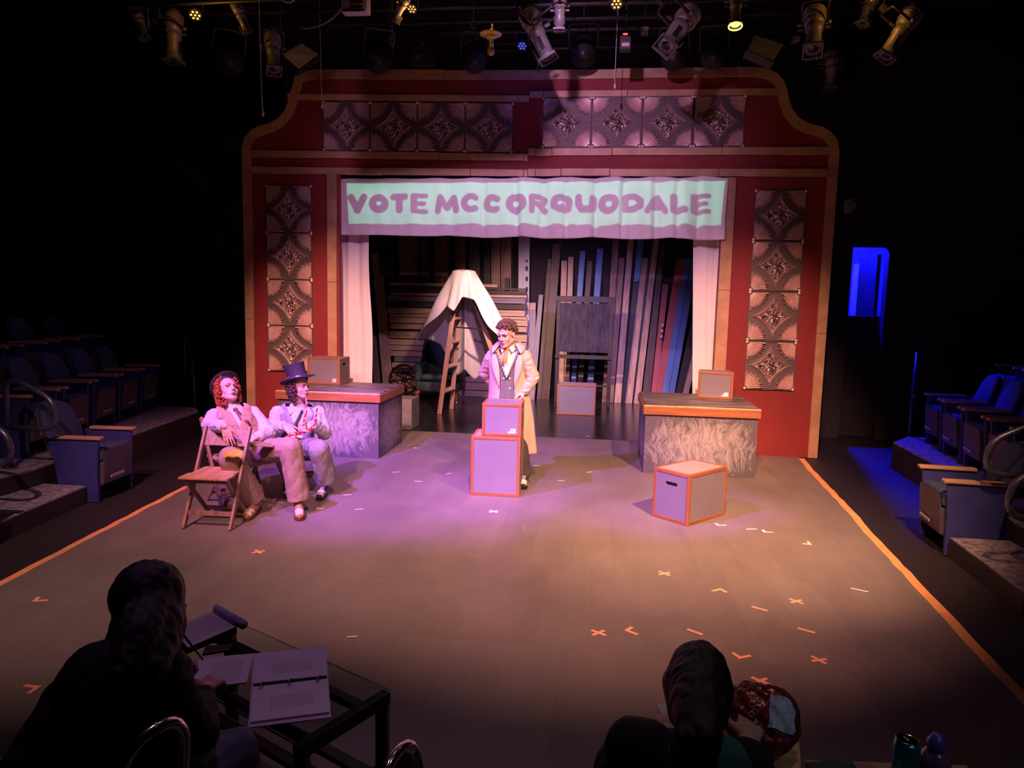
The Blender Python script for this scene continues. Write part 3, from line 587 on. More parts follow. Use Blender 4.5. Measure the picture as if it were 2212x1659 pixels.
# ------------------------------------------------------------------ platforms
def scumble(name, base, dark, lx, ly, lz):
    """grey paint with brushed dark strokes that gather near the edges of each face"""
    m = bpy.data.materials.new(name); m.use_nodes = True; N, L, b = nodes_of(m)
    tc = N.new('ShaderNodeTexCoord'); sp = N.new('ShaderNodeSeparateXYZ'); L.new(tc.outputs['Generated'], sp.inputs[0])
    def math_(op, a, b_=None):
        n = N.new('ShaderNodeMath'); n.operation = op
        for i, x in enumerate((a, b_)):
            if x is None: continue
            if isinstance(x, (int, float)): n.inputs[i].default_value = x
            else: L.new(x, n.inputs[i])
        return n.outputs[0]
    def edge(o): return math_('MULTIPLY', math_('ABSOLUTE', math_('SUBTRACT', o, 0.5)), 2.0)
    def strokes(rot, sc):
        mp = N.new('ShaderNodeMapping'); mp.inputs['Rotation'].default_value = rot; mp.inputs['Scale'].default_value = sc; L.new(tc.outputs['Object'], mp.inputs[0])
        n = N.new('ShaderNodeTexNoise'); n.inputs['Scale'].default_value = 3.0; n.inputs['Detail'].default_value = 6; n.inputs['Distortion'].default_value = 1.6; L.new(mp.outputs[0], n.inputs[0]); return n.outputs[0]
    wob = N.new('ShaderNodeTexNoise'); wob.inputs['Scale'].default_value = 2.2; wob.inputs['Detail'].default_value = 2; L.new(tc.outputs['Object'], wob.inputs[0])
    va = N.new('ShaderNodeVectorMath'); va.operation = 'SCALE'; va.inputs['Scale'].default_value = 0.55; L.new(wob.outputs['Color'], va.inputs[0])
    vb = N.new('ShaderNodeVectorMath'); vb.operation = 'ADD'; L.new(tc.outputs['Object'], vb.inputs[0]); L.new(va.outputs[0], vb.inputs[1])
    def brushed(rot, sc):
        mp = N.new('ShaderNodeMapping'); mp.inputs['Rotation'].default_value = rot; mp.inputs['Scale'].default_value = sc; L.new(vb.outputs[0], mp.inputs[0])
        n = N.new('ShaderNodeTexNoise'); n.inputs['Scale'].default_value = 2.6; n.inputs['Detail'].default_value = 5; n.inputs['Roughness'].default_value = 0.6; L.new(mp.outputs[0], n.inputs[0]); return n.outputs[0]
    big = N.new('ShaderNodeTexNoise'); big.inputs['Scale'].default_value = 3.0; L.new(tc.outputs['Object'], big.inputs[0])
    sel = N.new('ShaderNodeMixRGB'); L.new(math_('GREATER_THAN', big.outputs[0], 0.5), sel.inputs[0]); L.new(brushed((0.5, 0.6, 0.4), (12, 12, 2.4)), sel.inputs[1]); L.new(brushed((-0.5, -0.7, 0.3), (12, 12, 2.4)), sel.inputs[2])
    ns = sel.outputs[0]
    pe = [math_('POWER', edge(sp.outputs[i]), 2.6) for i in range(3)]
    # on a face one axis is always at its end, so count the two in-plane ones: sum - max
    sm = math_('ADD', math_('ADD', pe[0], pe[1]), pe[2]); mxx = math_('MAXIMUM', math_('MAXIMUM', pe[0], pe[1]), pe[2]); e2 = math_('SUBTRACT', sm, mxx)
    val = math_('ADD', math_('MULTIPLY', ns, 1.3), math_('MULTIPLY', e2, 0.36))
    cr = N.new('ShaderNodeValToRGB'); e = cr.color_ramp.elements; e[0].position = 0.56; e[0].color = (*base, 1); e[1].position = 1.22; e[1].color = (*dark, 1); L.new(val, cr.inputs[0])
    L.new(cr.outputs[0], b.inputs['Base Color']); b.inputs['Roughness'].default_value = 0.6; return m
M_SCUM = scumble('scumbled_grey_paint', (0.33, 0.30, 0.32), (0.085, 0.077, 0.095), 1, 1, 1)
M_TOPP = mat('brushed_dark_top', (0.13, 0.115, 0.125), 0.5, 0, 0.75, 2.2, 0, None, (1.2, 5.5, 1))
M_EDGE = wood('varnished_edge_wood', (0.29, 0.11, 0.045), 0.4)
M_EDGEY = wood('varnished_edge_wood_across', (0.29, 0.11, 0.045), 0.4, 'y'); M_EDGEZ = wood('varnished_edge_wood_upright', (0.29, 0.11, 0.045), 0.4, 'z')
M_LIP = mat('worn_edge_wood', (0.62, 0.38, 0.20), 0.6, 0, 0.3, 20)
def platform(x0, x1, y0, y1, h, label):
    t = thing('platform', label, 'platform', ((x0+x1)/2, (y0+y1)/2, 0.001), 0, 'low painted platforms')
    MB().box(x0+0.012, x1-0.012, y0+0.012, y1-0.012, 0.001, h-0.105).build('body', M_SCUM, t)
    MB().box(x0+0.004, x1-0.004, y0+0.004, y1-0.004, h-0.10, h).build('top', M_TOPP, t)
    for n, bx, m in (('edge_board', (x0-0.012, x1+0.012, y0-0.014, y0+0.003, h-0.105, h-0.014), M_EDGE), ('edge_board', (x1-0.003, x1+0.014, y0+0.004, y1, h-0.105, h-0.014), M_EDGEY), ('edge_board', (x0-0.014, x0+0.003, y0+0.004, y1, h-0.105, h-0.014), M_EDGEY)):
        MB().box(*bx).build(n, m, t, bevel=0.003)
    MB().box(x0-0.010, x1+0.010, y0-0.012, y0+0.004, h-0.013, h-0.002).build('worn_lip', M_LIP, t)
    return t
platform(-2.84, -1.60, 7.85, 8.86, 0.765, 'grey scumbled platform at the left, behind the top-hatted man, carrying a crate')
platform(1.41, 2.63, 7.82, 8.98, 0.765, 'grey scumbled platform at the right, carrying a crate')
# ------------------------------------------------------------------ wooden crates
M_CRATE = mat('crate_grey_paint', (0.18, 0.16, 0.21), 0.65, 0, 0.08, 3)
M_CRATETOP_LIT = mat('crate_top_warm_light', (0.46, 0.30, 0.20), 0.6, 0, 0.12, 4)  # warm light falling on the lid is put into this colour
M_WHITE = mat('white_paper_label', (0.78, 0.76, 0.76), 0.7, 0, 0.03)
M_HOLE_SHADE = mat('hole_shade_black', (0.012, 0.010, 0.012), 0.9)  # shade inside the handle holes, put into the colour
def slot_panel(w, h, cx, cz, hw, hh, fn, mb):  # rectangular panel with a rounded slot cut through
    n = 24; inner = []; outer = []
    for k in range(n):
        a = 2*PI*k/n; ca, sa = math.cos(a), math.sin(a); ix = cx+(hw-hh)*(1 if ca > 0 else -1)*(abs(ca) > 1e-6)+hh*ca; iz = cz+hh*sa
        inner.append((ix, iz)); t = 1e9
        for lim, c0, dd in ((w/2, 0, ca), (h/2, 0, sa)):
            pass
        dx, dz = ca*hw, sa*hw
        for d_, lo, hi, p in ((dx, -w/2, w/2, cx), (dz, -h/2, h/2, cz)):
            if d_ > 1e-9: t = min(t, (hi-p)/d_)
            elif d_ < -1e-9: t = min(t, (lo-p)/d_)
        outer.append((cx+dx*t, cz+dz*t))
    vs = [fn(a, b, 0) for a, b in outer]+[fn(a, b, 0) for a, b in inner]+[fn(a, b, 0.016) for a, b in inner]
    fs = []
    for i in range(n):
        j = (i+1) % n; fs += [(i, j, n+j, n+i), (n+i, n+j, 2*n+j, 2*n+i)]
    # corners of the rectangle
    cs = [(w/2, h/2), (-w/2, h/2), (-w/2, -h/2), (w/2, -h/2)]
    for c in cs:
        th = math.atan2(c[1]-cz, c[0]-cx); best = None
        for i in range(n):
            j = (i+1) % n; a, b = outer[i], outer[j]
            if abs(a[0]-b[0]) > 1e-6 and abs(a[1]-b[1]) > 1e-6 and abs(max(a[0], b[0], key=abs)-c[0]) < 1e-4 and abs(max(a[1], b[1], key=abs)-c[1]) < 1e-4: best = (i, j)
        if best: vs.append(fn(c[0], c[1], 0)); fs.append((best[0], len(vs)-1, best[1]))
    mb.add(vs, fs)
def crate(label, cx, cy, w, d, h, rz=0.0, z0=0.001, slots=(), sticker=None, top=None, tw=0.03):
    t = thing('wooden_crate', label, 'crate', (cx, cy, z0), rz, 'grey crates with wood edges')
    a, b = w/2, d/2; e = 0.004
    F = {'f': (w, lambda u, v, q: (u, -b+e+q, h/2+v)), 'k': (w, lambda u, v, q: (-u, b-e-q, h/2+v)), 'r': (d, lambda u, v, q: (a-e-q, u, h/2+v)), 'l': (d, lambda u, v, q: (-a+e+q, -u, h/2+v))}
    for k, (fw, fn) in F.items():
        mb = MB()
        if k in slots: slot_panel(fw-2*e, h-2*e, 0, h*0.24, 0.062, 0.017, fn, mb)
        else: mb.add([fn(u, v, 0) for u, v in ((-fw/2+e, -h/2+e), (fw/2-e, -h/2+e), (fw/2-e, h/2-e), (-fw/2+e, h/2-e))], [(0, 1, 2, 3)])
        mb.build('side_panel', M_CRATE, t, world=False, solid=0)
    MB().box(-a+0.022, a-0.022, -b+0.022, b-0.022, 0.022, h-0.022).build('hole_shade_block', M_HOLE_SHADE, t, world=False)  # added dark block that gives the handle holes their shade
    MB().box(-a+e, a-e, -b+e, b-e, h-0.016, h-0.002).build('lid', top or M_CRATETOP_LIT, t, world=False)
    for sx in (-1, 1):
        for sy in (-1, 1): MB().box(*sorted((sx*a, sx*(a-tw))), *sorted((sy*b, sy*(b-tw))), 0.0, h-0.001).build('corner_strip', M_EDGEZ, t, world=False, bevel=0.003)
    for z in (0.0, h-tw):
        for s in (-1, 1):
            MB().box(-a+tw, a-tw, *sorted((s*b, s*(b-tw))), z, z+tw).build('edge_strip', M_EDGE, t, world=False, bevel=0.003)
            MB().box(*sorted((s*a, s*(a-tw))), -b+tw, b-tw, z, z+tw).build('edge_strip', M_EDGEY, t, world=False, bevel=0.003)
    if sticker:
        u, v, kind = sticker; fn = F['f'][1]
        mb = MB(); mb.add([fn(x, y, -0.0015) for x, y in ((u, v), (u+0.05, v), (u+0.05, v+0.045), (u, v+0.045))], [(0, 1, 2, 3)])
        if kind: mb.add([fn(x, y, -0.0015) for x, y in ((u-0.028, v), (u, v), (u, v+0.018), (u-0.022, v+0.018))], [(0, 1, 2, 3)])
        mb.build('paper_label', M_WHITE, t, world=False)
        if kind == 2 or not kind:
            MB().add([fn(x, y, -0.0022) for x, y in ((u+0.012, v+0.018), (u+0.024, v+0.018), (u+0.024, v+0.032), (u+0.012, v+0.032))], [(0, 1, 2, 3)]).build('label_mark', M_CRATE, t, world=False)
    return t
crate('larger crate at the bottom of the stack in front of the standing man', -0.055, 6.76, 0.47, 0.42, 0.575, R(2), 0.001)
crate('smaller crate on top of the stack, under the standing man\'s hand', -0.005, 6.76, 0.375, 0.36, 0.315, R(2), 0.578, slots=('r', 'l'), sticker=(0.085, -0.125, 2), top=M_CRATE)
fx = ground(1484, 1139); th = R(-44.5)
crate('crate with an oval handle hole standing alone in front of the right platform', 1.735, 6.29, 0.375, 0.56, 0.44, R(-42), 0.001, slots=('f',))
crate('crate on the left platform with a small white label and side handle hole', -2.52, 8.66, 0.43, 0.33, 0.335, R(-2), 0.768, slots=('r',), sticker=(0.115, -0.135, 0), top=M_CRATE, tw=0.024)
crate('crate on the right platform with a torn white label', 2.29, 8.70, 0.40, 0.30, 0.315, R(-9), 0.768, slots=('r',), sticker=(0.10, -0.125, 1), top=M_CRATE)
crate('crate backstage in front of the chalkboard', 0.54, 11.91, 0.64, 0.40, 0.505, R(0), 0.004, top=M_CRATE, tw=0.026)
# ------------------------------------------------------------------ folding chairs
M_CH = wood('folding_chair_wood', (0.26, 0.155, 0.11), 0.5, 'z'); M_CHS = wood('folding_chair_seat', (0.44, 0.25, 0.14), 0.5, 'y')
def folding_chair(label, loc, rz):
    t = thing('folding_chair', label, 'chair', loc, rz, 'wooden folding chairs')
    w = 0.19
    for s in (-1, 1):
        MB().bar((s*w, -0.19, 0.0), (s*w, 0.22, 0.76), 0.022, 0.042, (0, -1, 0.5)).build('front_leg', M_CH, t, world=False, bevel=0.004)
        MB().bar((s*(w-0.026), -0.19, 0.405), (s*(w-0.026), 0.20, 0.0), 0.020, 0.036, (0, 1, 0.8)).build('rear_leg', M_CH, t, world=False, bevel=0.004)
    MB().prism([(-w+0.012, 0.61), (w-0.012, 0.61), (w-0.012, 0.735), (0, 0.745), (-w+0.012, 0.735)], lambda a, b, d: (a, 0.145+(b-0.61)*0.54+d, b), 0, 0.014).build('backrest', M_CH, t, world=False, bevel=0.003)
    MB().bar((-w+0.01, -0.125, 0.115), (w-0.01, -0.125, 0.115), 0.018, 0.036).build('stretcher', M_CH, t, world=False)
    MB().bar((-w+0.036, 0.115, 0.09), (w-0.036, 0.115, 0.09), 0.018, 0.03).build('stretcher', M_CH, t, world=False)
    MB().bar((-w+0.036, -0.165, 0.385), (w-0.036, -0.165, 0.385), 0.018, 0.028).build('stretcher', M_CH, t, world=False)
    for k in range(5):
        y0 = -0.235+k*0.078; MB().box(-w-0.008 if k < 2 else -w+0.014, w+0.008 if k < 2 else w-0.014, y0, y0+0.0745, 0.412, 0.430).build('seat_slat', M_CHS, t, world=False, bevel=0.003)
    return t
folding_chair('empty wooden folding chair standing in front of the bowler-hatted man', (-2.15, 5.31, 0.001), R(3))
folding_chair('wooden folding chair under the bowler-hatted man', (-2.33, 5.90, 0.001), R(52))
folding_chair('wooden folding chair under the top-hatted man', (-1.97, 6.60, 0.001), R(24))
# ------------------------------------------------------------------ people
def blob(mb, voxel=0.006, smooth=5, noise=0.0, nscale=8.0, nstretch=(1, 1, 1)):
    """one continuous surface around overlapping limbs"""
    me = mb.mesh('tmp', None, True); o = bpy.data.objects.new('tmp', me); COL.objects.link(o)
    q = o.modifiers.new('r', 'REMESH'); q.mode = 'VOXEL'; q.voxel_size = voxel
    if smooth:
        q = o.modifiers.new('s', 'SMOOTH'); q.factor = 0.5; q.iterations = smooth
    dg = bpy.context.evaluated_depsgraph_get(); ev = o.evaluated_get(dg); m2 = bpy.data.meshes.new_from_object(ev)
    n = len(m2.vertices); co = np.empty(n*3); m2.vertices.foreach_get('co', co); co = co.reshape(-1, 3)
    if noise:
        no = np.empty(n*3); m2.vertices.foreach_get('normal', no); no = no.reshape(-1, 3)
        for i in range(n):
            p = co[i]; k = mnoise.noise(Vector((p[0]*nscale*nstretch[0], p[1]*nscale*nstretch[1], p[2]*nscale*nstretch[2])))
            k2 = mnoise.noise(Vector((p[0]*nscale*2.3+5, p[1]*nscale*2.3, p[2]*nscale*2.3*nstretch[2])))
            co[i] = p + no[i]*noise*(abs(k)*1.6-0.4+0.5*k2)
    out = MB(); out.v = [tuple(p) for p in co]; out.f = [tuple(p.vertices) for p in m2.polygons]
    bpy.data.objects.remove(o, do_unlink=True); bpy.data.meshes.remove(me); bpy.data.meshes.remove(m2)
    return out
def cut(o, drop, it=8):                    # remove faces whose centre satisfies drop, then even out the new edges
    keep = []
    for fc in o.f:
        c = sum((Vector(o.v[i]) for i in fc), Vector())/len(fc)
        if not drop(c): keep.append(fc)
    used = sorted({i for fc in keep for i in fc}); mp = {i: k for k, i in enumerate(used)}; o.v = [o.v[i] for i in used]; o.f = [tuple(mp[i] for i in fc) for fc in keep]
    ec = {}
    for fc in o.f:
        for i in range(len(fc)):
            e = tuple(sorted((fc[i], fc[(i+1) % len(fc)]))); ec[e] = ec.get(e, 0)+1
    nb = {}
    for (a, c), k in ec.items():
        if k == 1: nb.setdefault(a, []).append(c); nb.setdefault(c, []).append(a)
    V = [Vector(p) for p in o.v]
    for _ in range(it):
        N_ = {i: (V[i]+sum((V[j] for j in q), Vector())/len(q))/2 for i, q in nb.items()}
        for i, p in N_.items(): V[i] = p
    o.v = [tuple(p) for p in V]; return o
def frame(f, up):                         # head axes: -Y faces f, Z near up
    f = Vector(f).normalized(); y = -f; x = y.cross(Vector(up)).normalized(); z = x.cross(y).normalized()
    return Matrix((x, y, z)).transposed()
def chain(mb, pts, rs):
    for i in range(len(pts)-1): mb.cap(pts[i], pts[i+1], rs[i], rs[i+1])
def head(mb, c, Rm, s=1.0):
    T = lambda p: Vector(c)+Rm @ (Vector(p)*s)
    E = lambda p, r: mb.ell(T(p), tuple(k*s for k in r), Rm)
    E((0, .015, .035), (.074, .093, .085)); E((0, -.022, -.042), (.059, .066, .076)); E((0, -.060, -.098), (.027, .025, .022))
    for sx in (-1, 1):
        E((sx*.036, -.050, -.030), (.025, .024, .030)); E((sx*.076, .014, -.012), (.010, .019, .031)); mb.cap(T((sx*.010, -.083, .024)), T((sx*.044, -.070, .022)), .010*s, .010*s)
        mb.cap(T((sx*.050, .0, -.055)), T((sx*.018, -.06, -.095)), .024*s, .020*s); E((sx*.010, -.090, -.030), (.009, .009, .007))
    mb.cap(T((0, -.080, .014)), T((0, -.101, -.026)), .007*s, .0115*s); mb.cap(T((-.008, -.078, -.060)), T((.008, -.078, -.060)), .0115*s, .0115*s); mb.cap(T((-.006, -.075, -.074)), T((.006, -.075, -.074)), .011*s, .011*s)
    return T
def face(root, T, Rm, s, mouth='open', brow=(0.05, 0.03, 0.02), closed=False, lip=None):
    mw = mat('eye_white', (0.8, 0.75, 0.75), 0.3); mi = mat('dark_iris', (0.02, 0.015, 0.012), 0.2); mb_ = mat('brow_%.2f' % brow[0], brow, 0.8)
    for sx in (-1, 1):
        if closed: MB().tube([T((sx*(.031+.014*math.cos(a)), -.0775+.008*abs(math.cos(a)), .004-.004*math.sin(a))) for a in [PI*k/8 for k in range(9)]], .0025*s, 6).build('eyelid_crease', mb_, root, True)
        else:
            e = MB().ell(T((sx*.031, -.0705, .004)), tuple(k*s for k in (.0125, .0105, .0055)), Rm).build('eye', mw, root, True)
            MB().ell(T((sx*.031, -.0788, .004)), tuple(k*s for k in (.0055, .003, .0048)), Rm, 10, 6).build('iris', mi, e, True)
        MB().tube([T((sx*.013, -.0895, .021)), T((sx*.030, -.0845, .027)), T((sx*.048, -.071, .023))], [.004*s, .0048*s, .003*s], 6).build('eyebrow', mb_, root, True)
    ml = lip or mat('lip_skin', (0.50, 0.18, 0.17), 0.45)
    if mouth == 'open':
        MB().ell(T((0, -.0835, -.067)), tuple(k*s for k in (.0165, .0075, .0095)), Rm).build('mouth', mat('mouth_dark', (0.06, 0.012, 0.015), 0.5), root, True)
        MB().tube([T((.018*math.cos(a), -.0885+.009*abs(math.cos(a)), -.067+.0115*math.sin(a))) for a in [2*PI*k/14 for k in range(14)]], .0038*s, 6, True).build('lips', ml, root, True)
    else:
        MB().tube([T((-.022, -.076, -.067)), T((-.010, -.0875, -.065)), T((0, -.0895, -.0665)), T((.010, -.0875, -.065)), T((.022, -.076, -.067))], [.002*s, .005*s, .005*s, .005*s, .002*s], 8).build('lips', ml, root, True)
def hand(mb, w, f, n, th, curl=0.35, s=1.0, spread=0.06, thumb=0.7):
    """w wrist, f finger direction, n back-of-hand normal, th side of the thumb"""
    w = Vector(w); f = Vector(f).normalized(); n = Vector(n); n = (n-f*n.dot(f)).normalized(); th_ = Vector(th); t = (th_-f*th_.dot(f)-n*th_.dot(n)).normalized()
    L = (.078, .088, .082, .064)
    for i, o in enumerate((.031, .0105, -.0105, -.031)):
        b = w+t*(o*.55*s); k = w+f*((.088-.003*i*i*.6)*s)+t*(o*s)
        mb.cap(b, k, .0125*s, .0108*s)
        d = (f+t*(spread*(1.5-i))).normalized(); p = k; ang = 0; rr = .0084*s
        for j, q in enumerate((.46, .30, .24)):
            ang += curl*(0.8+0.25*j); dd = d*math.cos(ang)-n*math.sin(ang); p2 = p+dd*(L[i]*q*s); mb.cap(p, p2, rr, rr*.93); rr *= .93; p = p2
    mb.ell(w+f*(.045*s), (.04*s, .03*s, .016*s), Matrix((f, t, n)).transposed())
    p0 = w+f*(.018*s)+t*(.022*s); d = (f*math.cos(thumb)+t*math.sin(thumb)-n*0.25).normalized(); p1 = p0+d*(.045*s); p2 = p1+(d*.7+f*.5-n*.15).normalized()*(.034*s); p3 = p2+(d*.5+f*.7-n*.2).normalized()*(.026*s)
    chain(mb, [p0, p1, p2, p3], [.015*s, .0125*s, .0108*s, .0095*s])
def curls(c, Rm, s, n, seed, region, size=(.010, .018), rad=1.06, drop=0.0):
    """ringlets over the skull where region(local direction) is true"""
    random.seed(seed); mb = MB(); k = 0; tries = 0
    while k < n and tries < n*40:
        tries += 1; d = Vector((random.gauss(0, 1), random.gauss(0, 1), random.gauss(0, 1))).normalized()
        if not region(d): continue
        k += 1; p = Vector((d.x*.080, .012+d.y*.098, .030+d.z*.092))*rad; p.z -= drop*random.random()*max(0, .6-d.z)
        q = Vector(c)+Rm @ (p*s); nn = Rm @ d; a = nn.orthogonal().normalized(); b = nn.cross(a); ph = random.uniform(0, 6.28); ra = random.uniform(*size)*s; ax = a*math.cos(ph)+b*math.sin(ph); bx = nn
        mb.tube([q+ax*(ra*math.cos(t)*1.1)+bx*(ra*math.sin(t)*0.9)+ax.cross(bx)*(ra*0.25*(t-4)) for t in [i*0.9 for i in range(9)]], [ra*.22, ra*.30, ra*.34, ra*.34, ra*.34, ra*.34, ra*.32, ra*.28, ra*.15], 5)
    return mb
def shoe(fx, fy, fz, dirv, s=1.0):        # heel at (fx, fy), pointing along dirv
    d = Vector((dirv[0], dirv[1], 0)).normalized(); sd = Vector((-d.y, d.x, 0)); P = lambda a, b, z: Vector((fx, fy, fz))+d*(a*s)+sd*(b*s)+Vector((0, 0, z*s))
    up = MB(); up.cap(P(0.03, 0, .055), P(0.10, 0, .055), .040*s, .042*s); up.cap(P(0.10, 0, .05), P(0.20, 0, .038), .042*s, .040*s); up.cap(P(.20, 0, .038), P(.245, 0, .034), .040*s, .030*s); up.cap(P(.05, 0, .07), P(.055, 0, .11), .042*s, .040*s)
    sole = MB().prism([(-.012, -.03), (.06, -.036), (.15, -.04), (.22, -.043), (.262, -.03), (.276, 0), (.262, .03), (.22, .043), (.15, .04), (.06, .036), (-.012, .03)], lambda a, b, z: P(a, b, z), 0.0, .016)
    toe = MB(); toe.cap(P(.175, 0, .043), P(.236, 0, .037), .0415*s, .0325*s)
    return up, sole, toe, P
SKIN = mat('skin', (0.62, 0.36, 0.29), 0.5, 0, 0.06, 12); SKIN.node_tree.nodes['Principled BSDF'].inputs['Subsurface Weight'].default_value = 0.0
M_SHIRT = mat('white_shirt_cotton', (0.46, 0.44, 0.50), 0.8, 0, 0.05, 8)
def person(label, loc): return thing('person', label, 'person', loc)
def finish_shoes(root, feet, m_body, m_toe, m_sole):
    for fx, fy, d in feet:
        up, sole, toe, P = shoe(fx, fy, 0.002, d)
        o = blob(up, 0.006, 3).build('shoe', m_body, root, True); sole.build('sole', m_sole, o); blob(toe, 0.005, 2).build('toe_cap', m_toe, o, True)
        for k in range(3): MB().tube([P(.10+.022*k, -.022, .094-.006*k), P(.11+.022*k, 0, .099-.006*k), P(.10+.022*k, .022, .094-.006*k)], .003, 6).build('lace', m_toe, o, True)

# ---------- standing man in a trench coat
SM = person('standing man in a beige trench coat leaning on the stacked crates', (0.10, 7.12, 0))
hc = at(1094, 722, 6.96); nk = at(1099, 752, 7.05); ls = at(1134, 771, 7.02); rs = at(1062, 771, 7.08); pv = at(1100, 890, 7.16)
le = at(1150, 815, 7.06); hz = ground(1112, 857, 0.912); lw = hz+Vector((0.085, 0.075, 0.045)); re = at(1049, 806, 7.26); rw_ = Vector((-0.03, 7.37, pv.z+0.10))
hL, hR = pv+Vector((0.085, 0, -0.02)), pv+Vector((-0.085, 0.02, -0.02)); fL, fR = Vector((0.17, 7.08, 0.09)), Vector((0.0, 7.16, 0.09)); kL, kR = (hL+fL)/2+Vector((0, -0.05, 0)), (hR+fR)/2+Vector((0, -0.04, 0))
Rm = frame((-0.42, -0.86, -0.26), (-0.05, -0.2, 1)); hs = 1.06
b = MB(); T = head(b, hc, Rm, hs); chest = nk.lerp(pv, 0.38)
chain(b, [hc+Rm @ Vector((0, .02, -.06)), nk], [.056, .060]); chain(b, [nk, chest, pv], [.085, .135, .125]); b.cap(rs, ls, .055, .055)
chain(b, [ls, le, lw], [.052, .042, .030]); chain(b, [rs, re, rw_], [.052, .042, .030]); chain(b, [hL, kL, fL], [.085, .06, .042]); chain(b, [hR, kR, fR], [.085, .06, .042])
hand(b, lw, hz-lw+Vector((-0.03, -0.01, 0.005)), (0.1, -0.3, 1), (-0.5, -1, 0.2), 0.75, 1.0); hand(b, rw_, (0.45, 0.1, -0.8), (0, 1, 0), (1, 0, .3), 0.6)
blob(b, 0.005, 3).build('body', SKIN, SM, True); face(SM, T, Rm, hs, 'open', (0.06, 0.03, 0.018), True)
M_HAIRB = mat('brown_curly_hair', (0.12, 0.055, 0.03), 0.5, 0, 0.3, 30)
hair = curls(hc, Rm, hs, 430, 4, lambda d: d.z > 0.36+0.22*max(0, -d.y) or (d.y > -0.05 and d.z > -0.30 and not (abs(d.x) > .85 and d.y < .15 and d.z < .1)), (.011, .018), 1.05)
hair.ell(T((0, .028, .052)), tuple(k*hs for k in (.081, .092, .078)), Rm); hair.build('hair', M_HAIRB, SM, True)
M_TRO = mat('dark_trouser_wool', (0.05, 0.045, 0.05), 0.8)
t = MB(); chain(t, [hL, kL, fL+Vector((0, 0, .02))], [.115, .09, .075]); chain(t, [hR, kR, fR+Vector((0, 0, .02))], [.115, .09, .075]); t.cap(hL, hR, .11, .11); t.cap(hL+Vector((-.05, 0, .1)), hR+Vector((.05, 0, .1)), .11, .11)
cut(blob(t, 0.008, 4, 0.006, 9, (1, 1, .5)), lambda c: c.z < .075).build('trousers', M_TRO, SM, True, solid=.006)
s_ = MB(); chain(s_, [nk+Vector((0, .0, -.03)), chest, pv], [.088, .150, .138]); s_.cap(rs, ls, .062, .062); blob(s_, 0.008, 4).build('shirt', mat('white_shirt_cotton_b', (0.72, 0.68, 0.70), 0.8), SM, True)
def stripe(name, a, b_, sc, ax='X'):
    m = bpy.data.materials.new(name); m.use_nodes = True; N, L, bs = nodes_of(m); tc = N.new('ShaderNodeTexCoord'); wv = N.new('ShaderNodeTexWave'); wv.bands_direction = ax; wv.inputs['Scale'].default_value = sc
    L.new(tc.outputs['Object'], wv.inputs[0]); cr = N.new('ShaderNodeValToRGB'); cr.color_ramp.interpolation = 'CONSTANT'; e = cr.color_ramp.elements; e[0].color = (*a, 1); e[1].position = 0.80; e[1].color = (*b_, 1)
    L.new(wv.outputs[0], cr.inputs[0]); L.new(cr.outputs[0], bs.inputs['Base Color']); bs.inputs['Roughness'].default_value = 0.8; return m
M_STR = stripe('black_pinstripe_wool', (0.025, 0.02, 0.028), (0.55, 0.48, 0.52), 24)
def torso_at(t_): return nk.lerp(pv, t_)
def vest(u, v):
    ph = (u-0.5)*2*R(88); tt = 0.98-v*(0.98-(0.46-0.42*min(1, abs(ph)/R(42)))); c = torso_at(tt); a, b_ = (.168, .162) if tt > .3 else (.168, .150)
    return (c.x+a*math.sin(ph), c.y-b_*math.cos(ph)-0.002, c.z)
MB().grid(vest, 40, 24).build('waistcoat', M_STR, SM, True, solid=0.006)
for sx in (-1, 1):
    pts = [Vector(vest(0.5+sx*k, 1.0))+Vector((0, -.010, 0)) for k in (0.004, .05, .10, .16, .215, .24)]
    MB().tube(pts, [.012, .020, .024, .022, .018, .014], 8, flat=0.35).build('lapel', M_STR, SM, True)
for k, sx in ((0.86, .03), (0.86, -.03), (0.62, .03)):
    p = Vector(vest(0.5+sx*2, k)); MB().ell((p.x, p.y-.008, p.z), (.009, .005, .009)).build('button', mat('pearl_button', (.7, .65, .6), .3), SM, True)
tb = torso_at(.03)+Vector((-.005, -.098, .02)); tie_m = mat('mustard_tie', (0.55, 0.27, 0.04), .6, 0, .3, 40)
MB().ell(tb, (.024, .018, .022)).tube([tb, tb+Vector((-.006, -.036, -.05)), tb+Vector((-.014, -.052, -.115)), tb+Vector((-.016, -.054, -.14))], [.014, .020, .028, .008], 10, flat=.35).build('tie', tie_m, SM, True)
for sx in (-1, 1): MB().add([nk+Vector((sx*.012, -.088, .010)), nk+Vector((sx*.075, -.035, .055)), nk+Vector((sx*.085, -.055, .0)), nk+Vector((sx*.05, -.125, -.035))], [(0, 1, 2, 3)]).build('shirt_collar', mat('white_shirt_cotton_b', (0.72, 0.68, 0.70), 0.8), SM, solid=.006)
M_COAT = mat('beige_trench_gabardine', (0.52, 0.40, 0.32), 0.75, 0, 0.06, 9)
hemz = at(1145, 978, 7.15).z
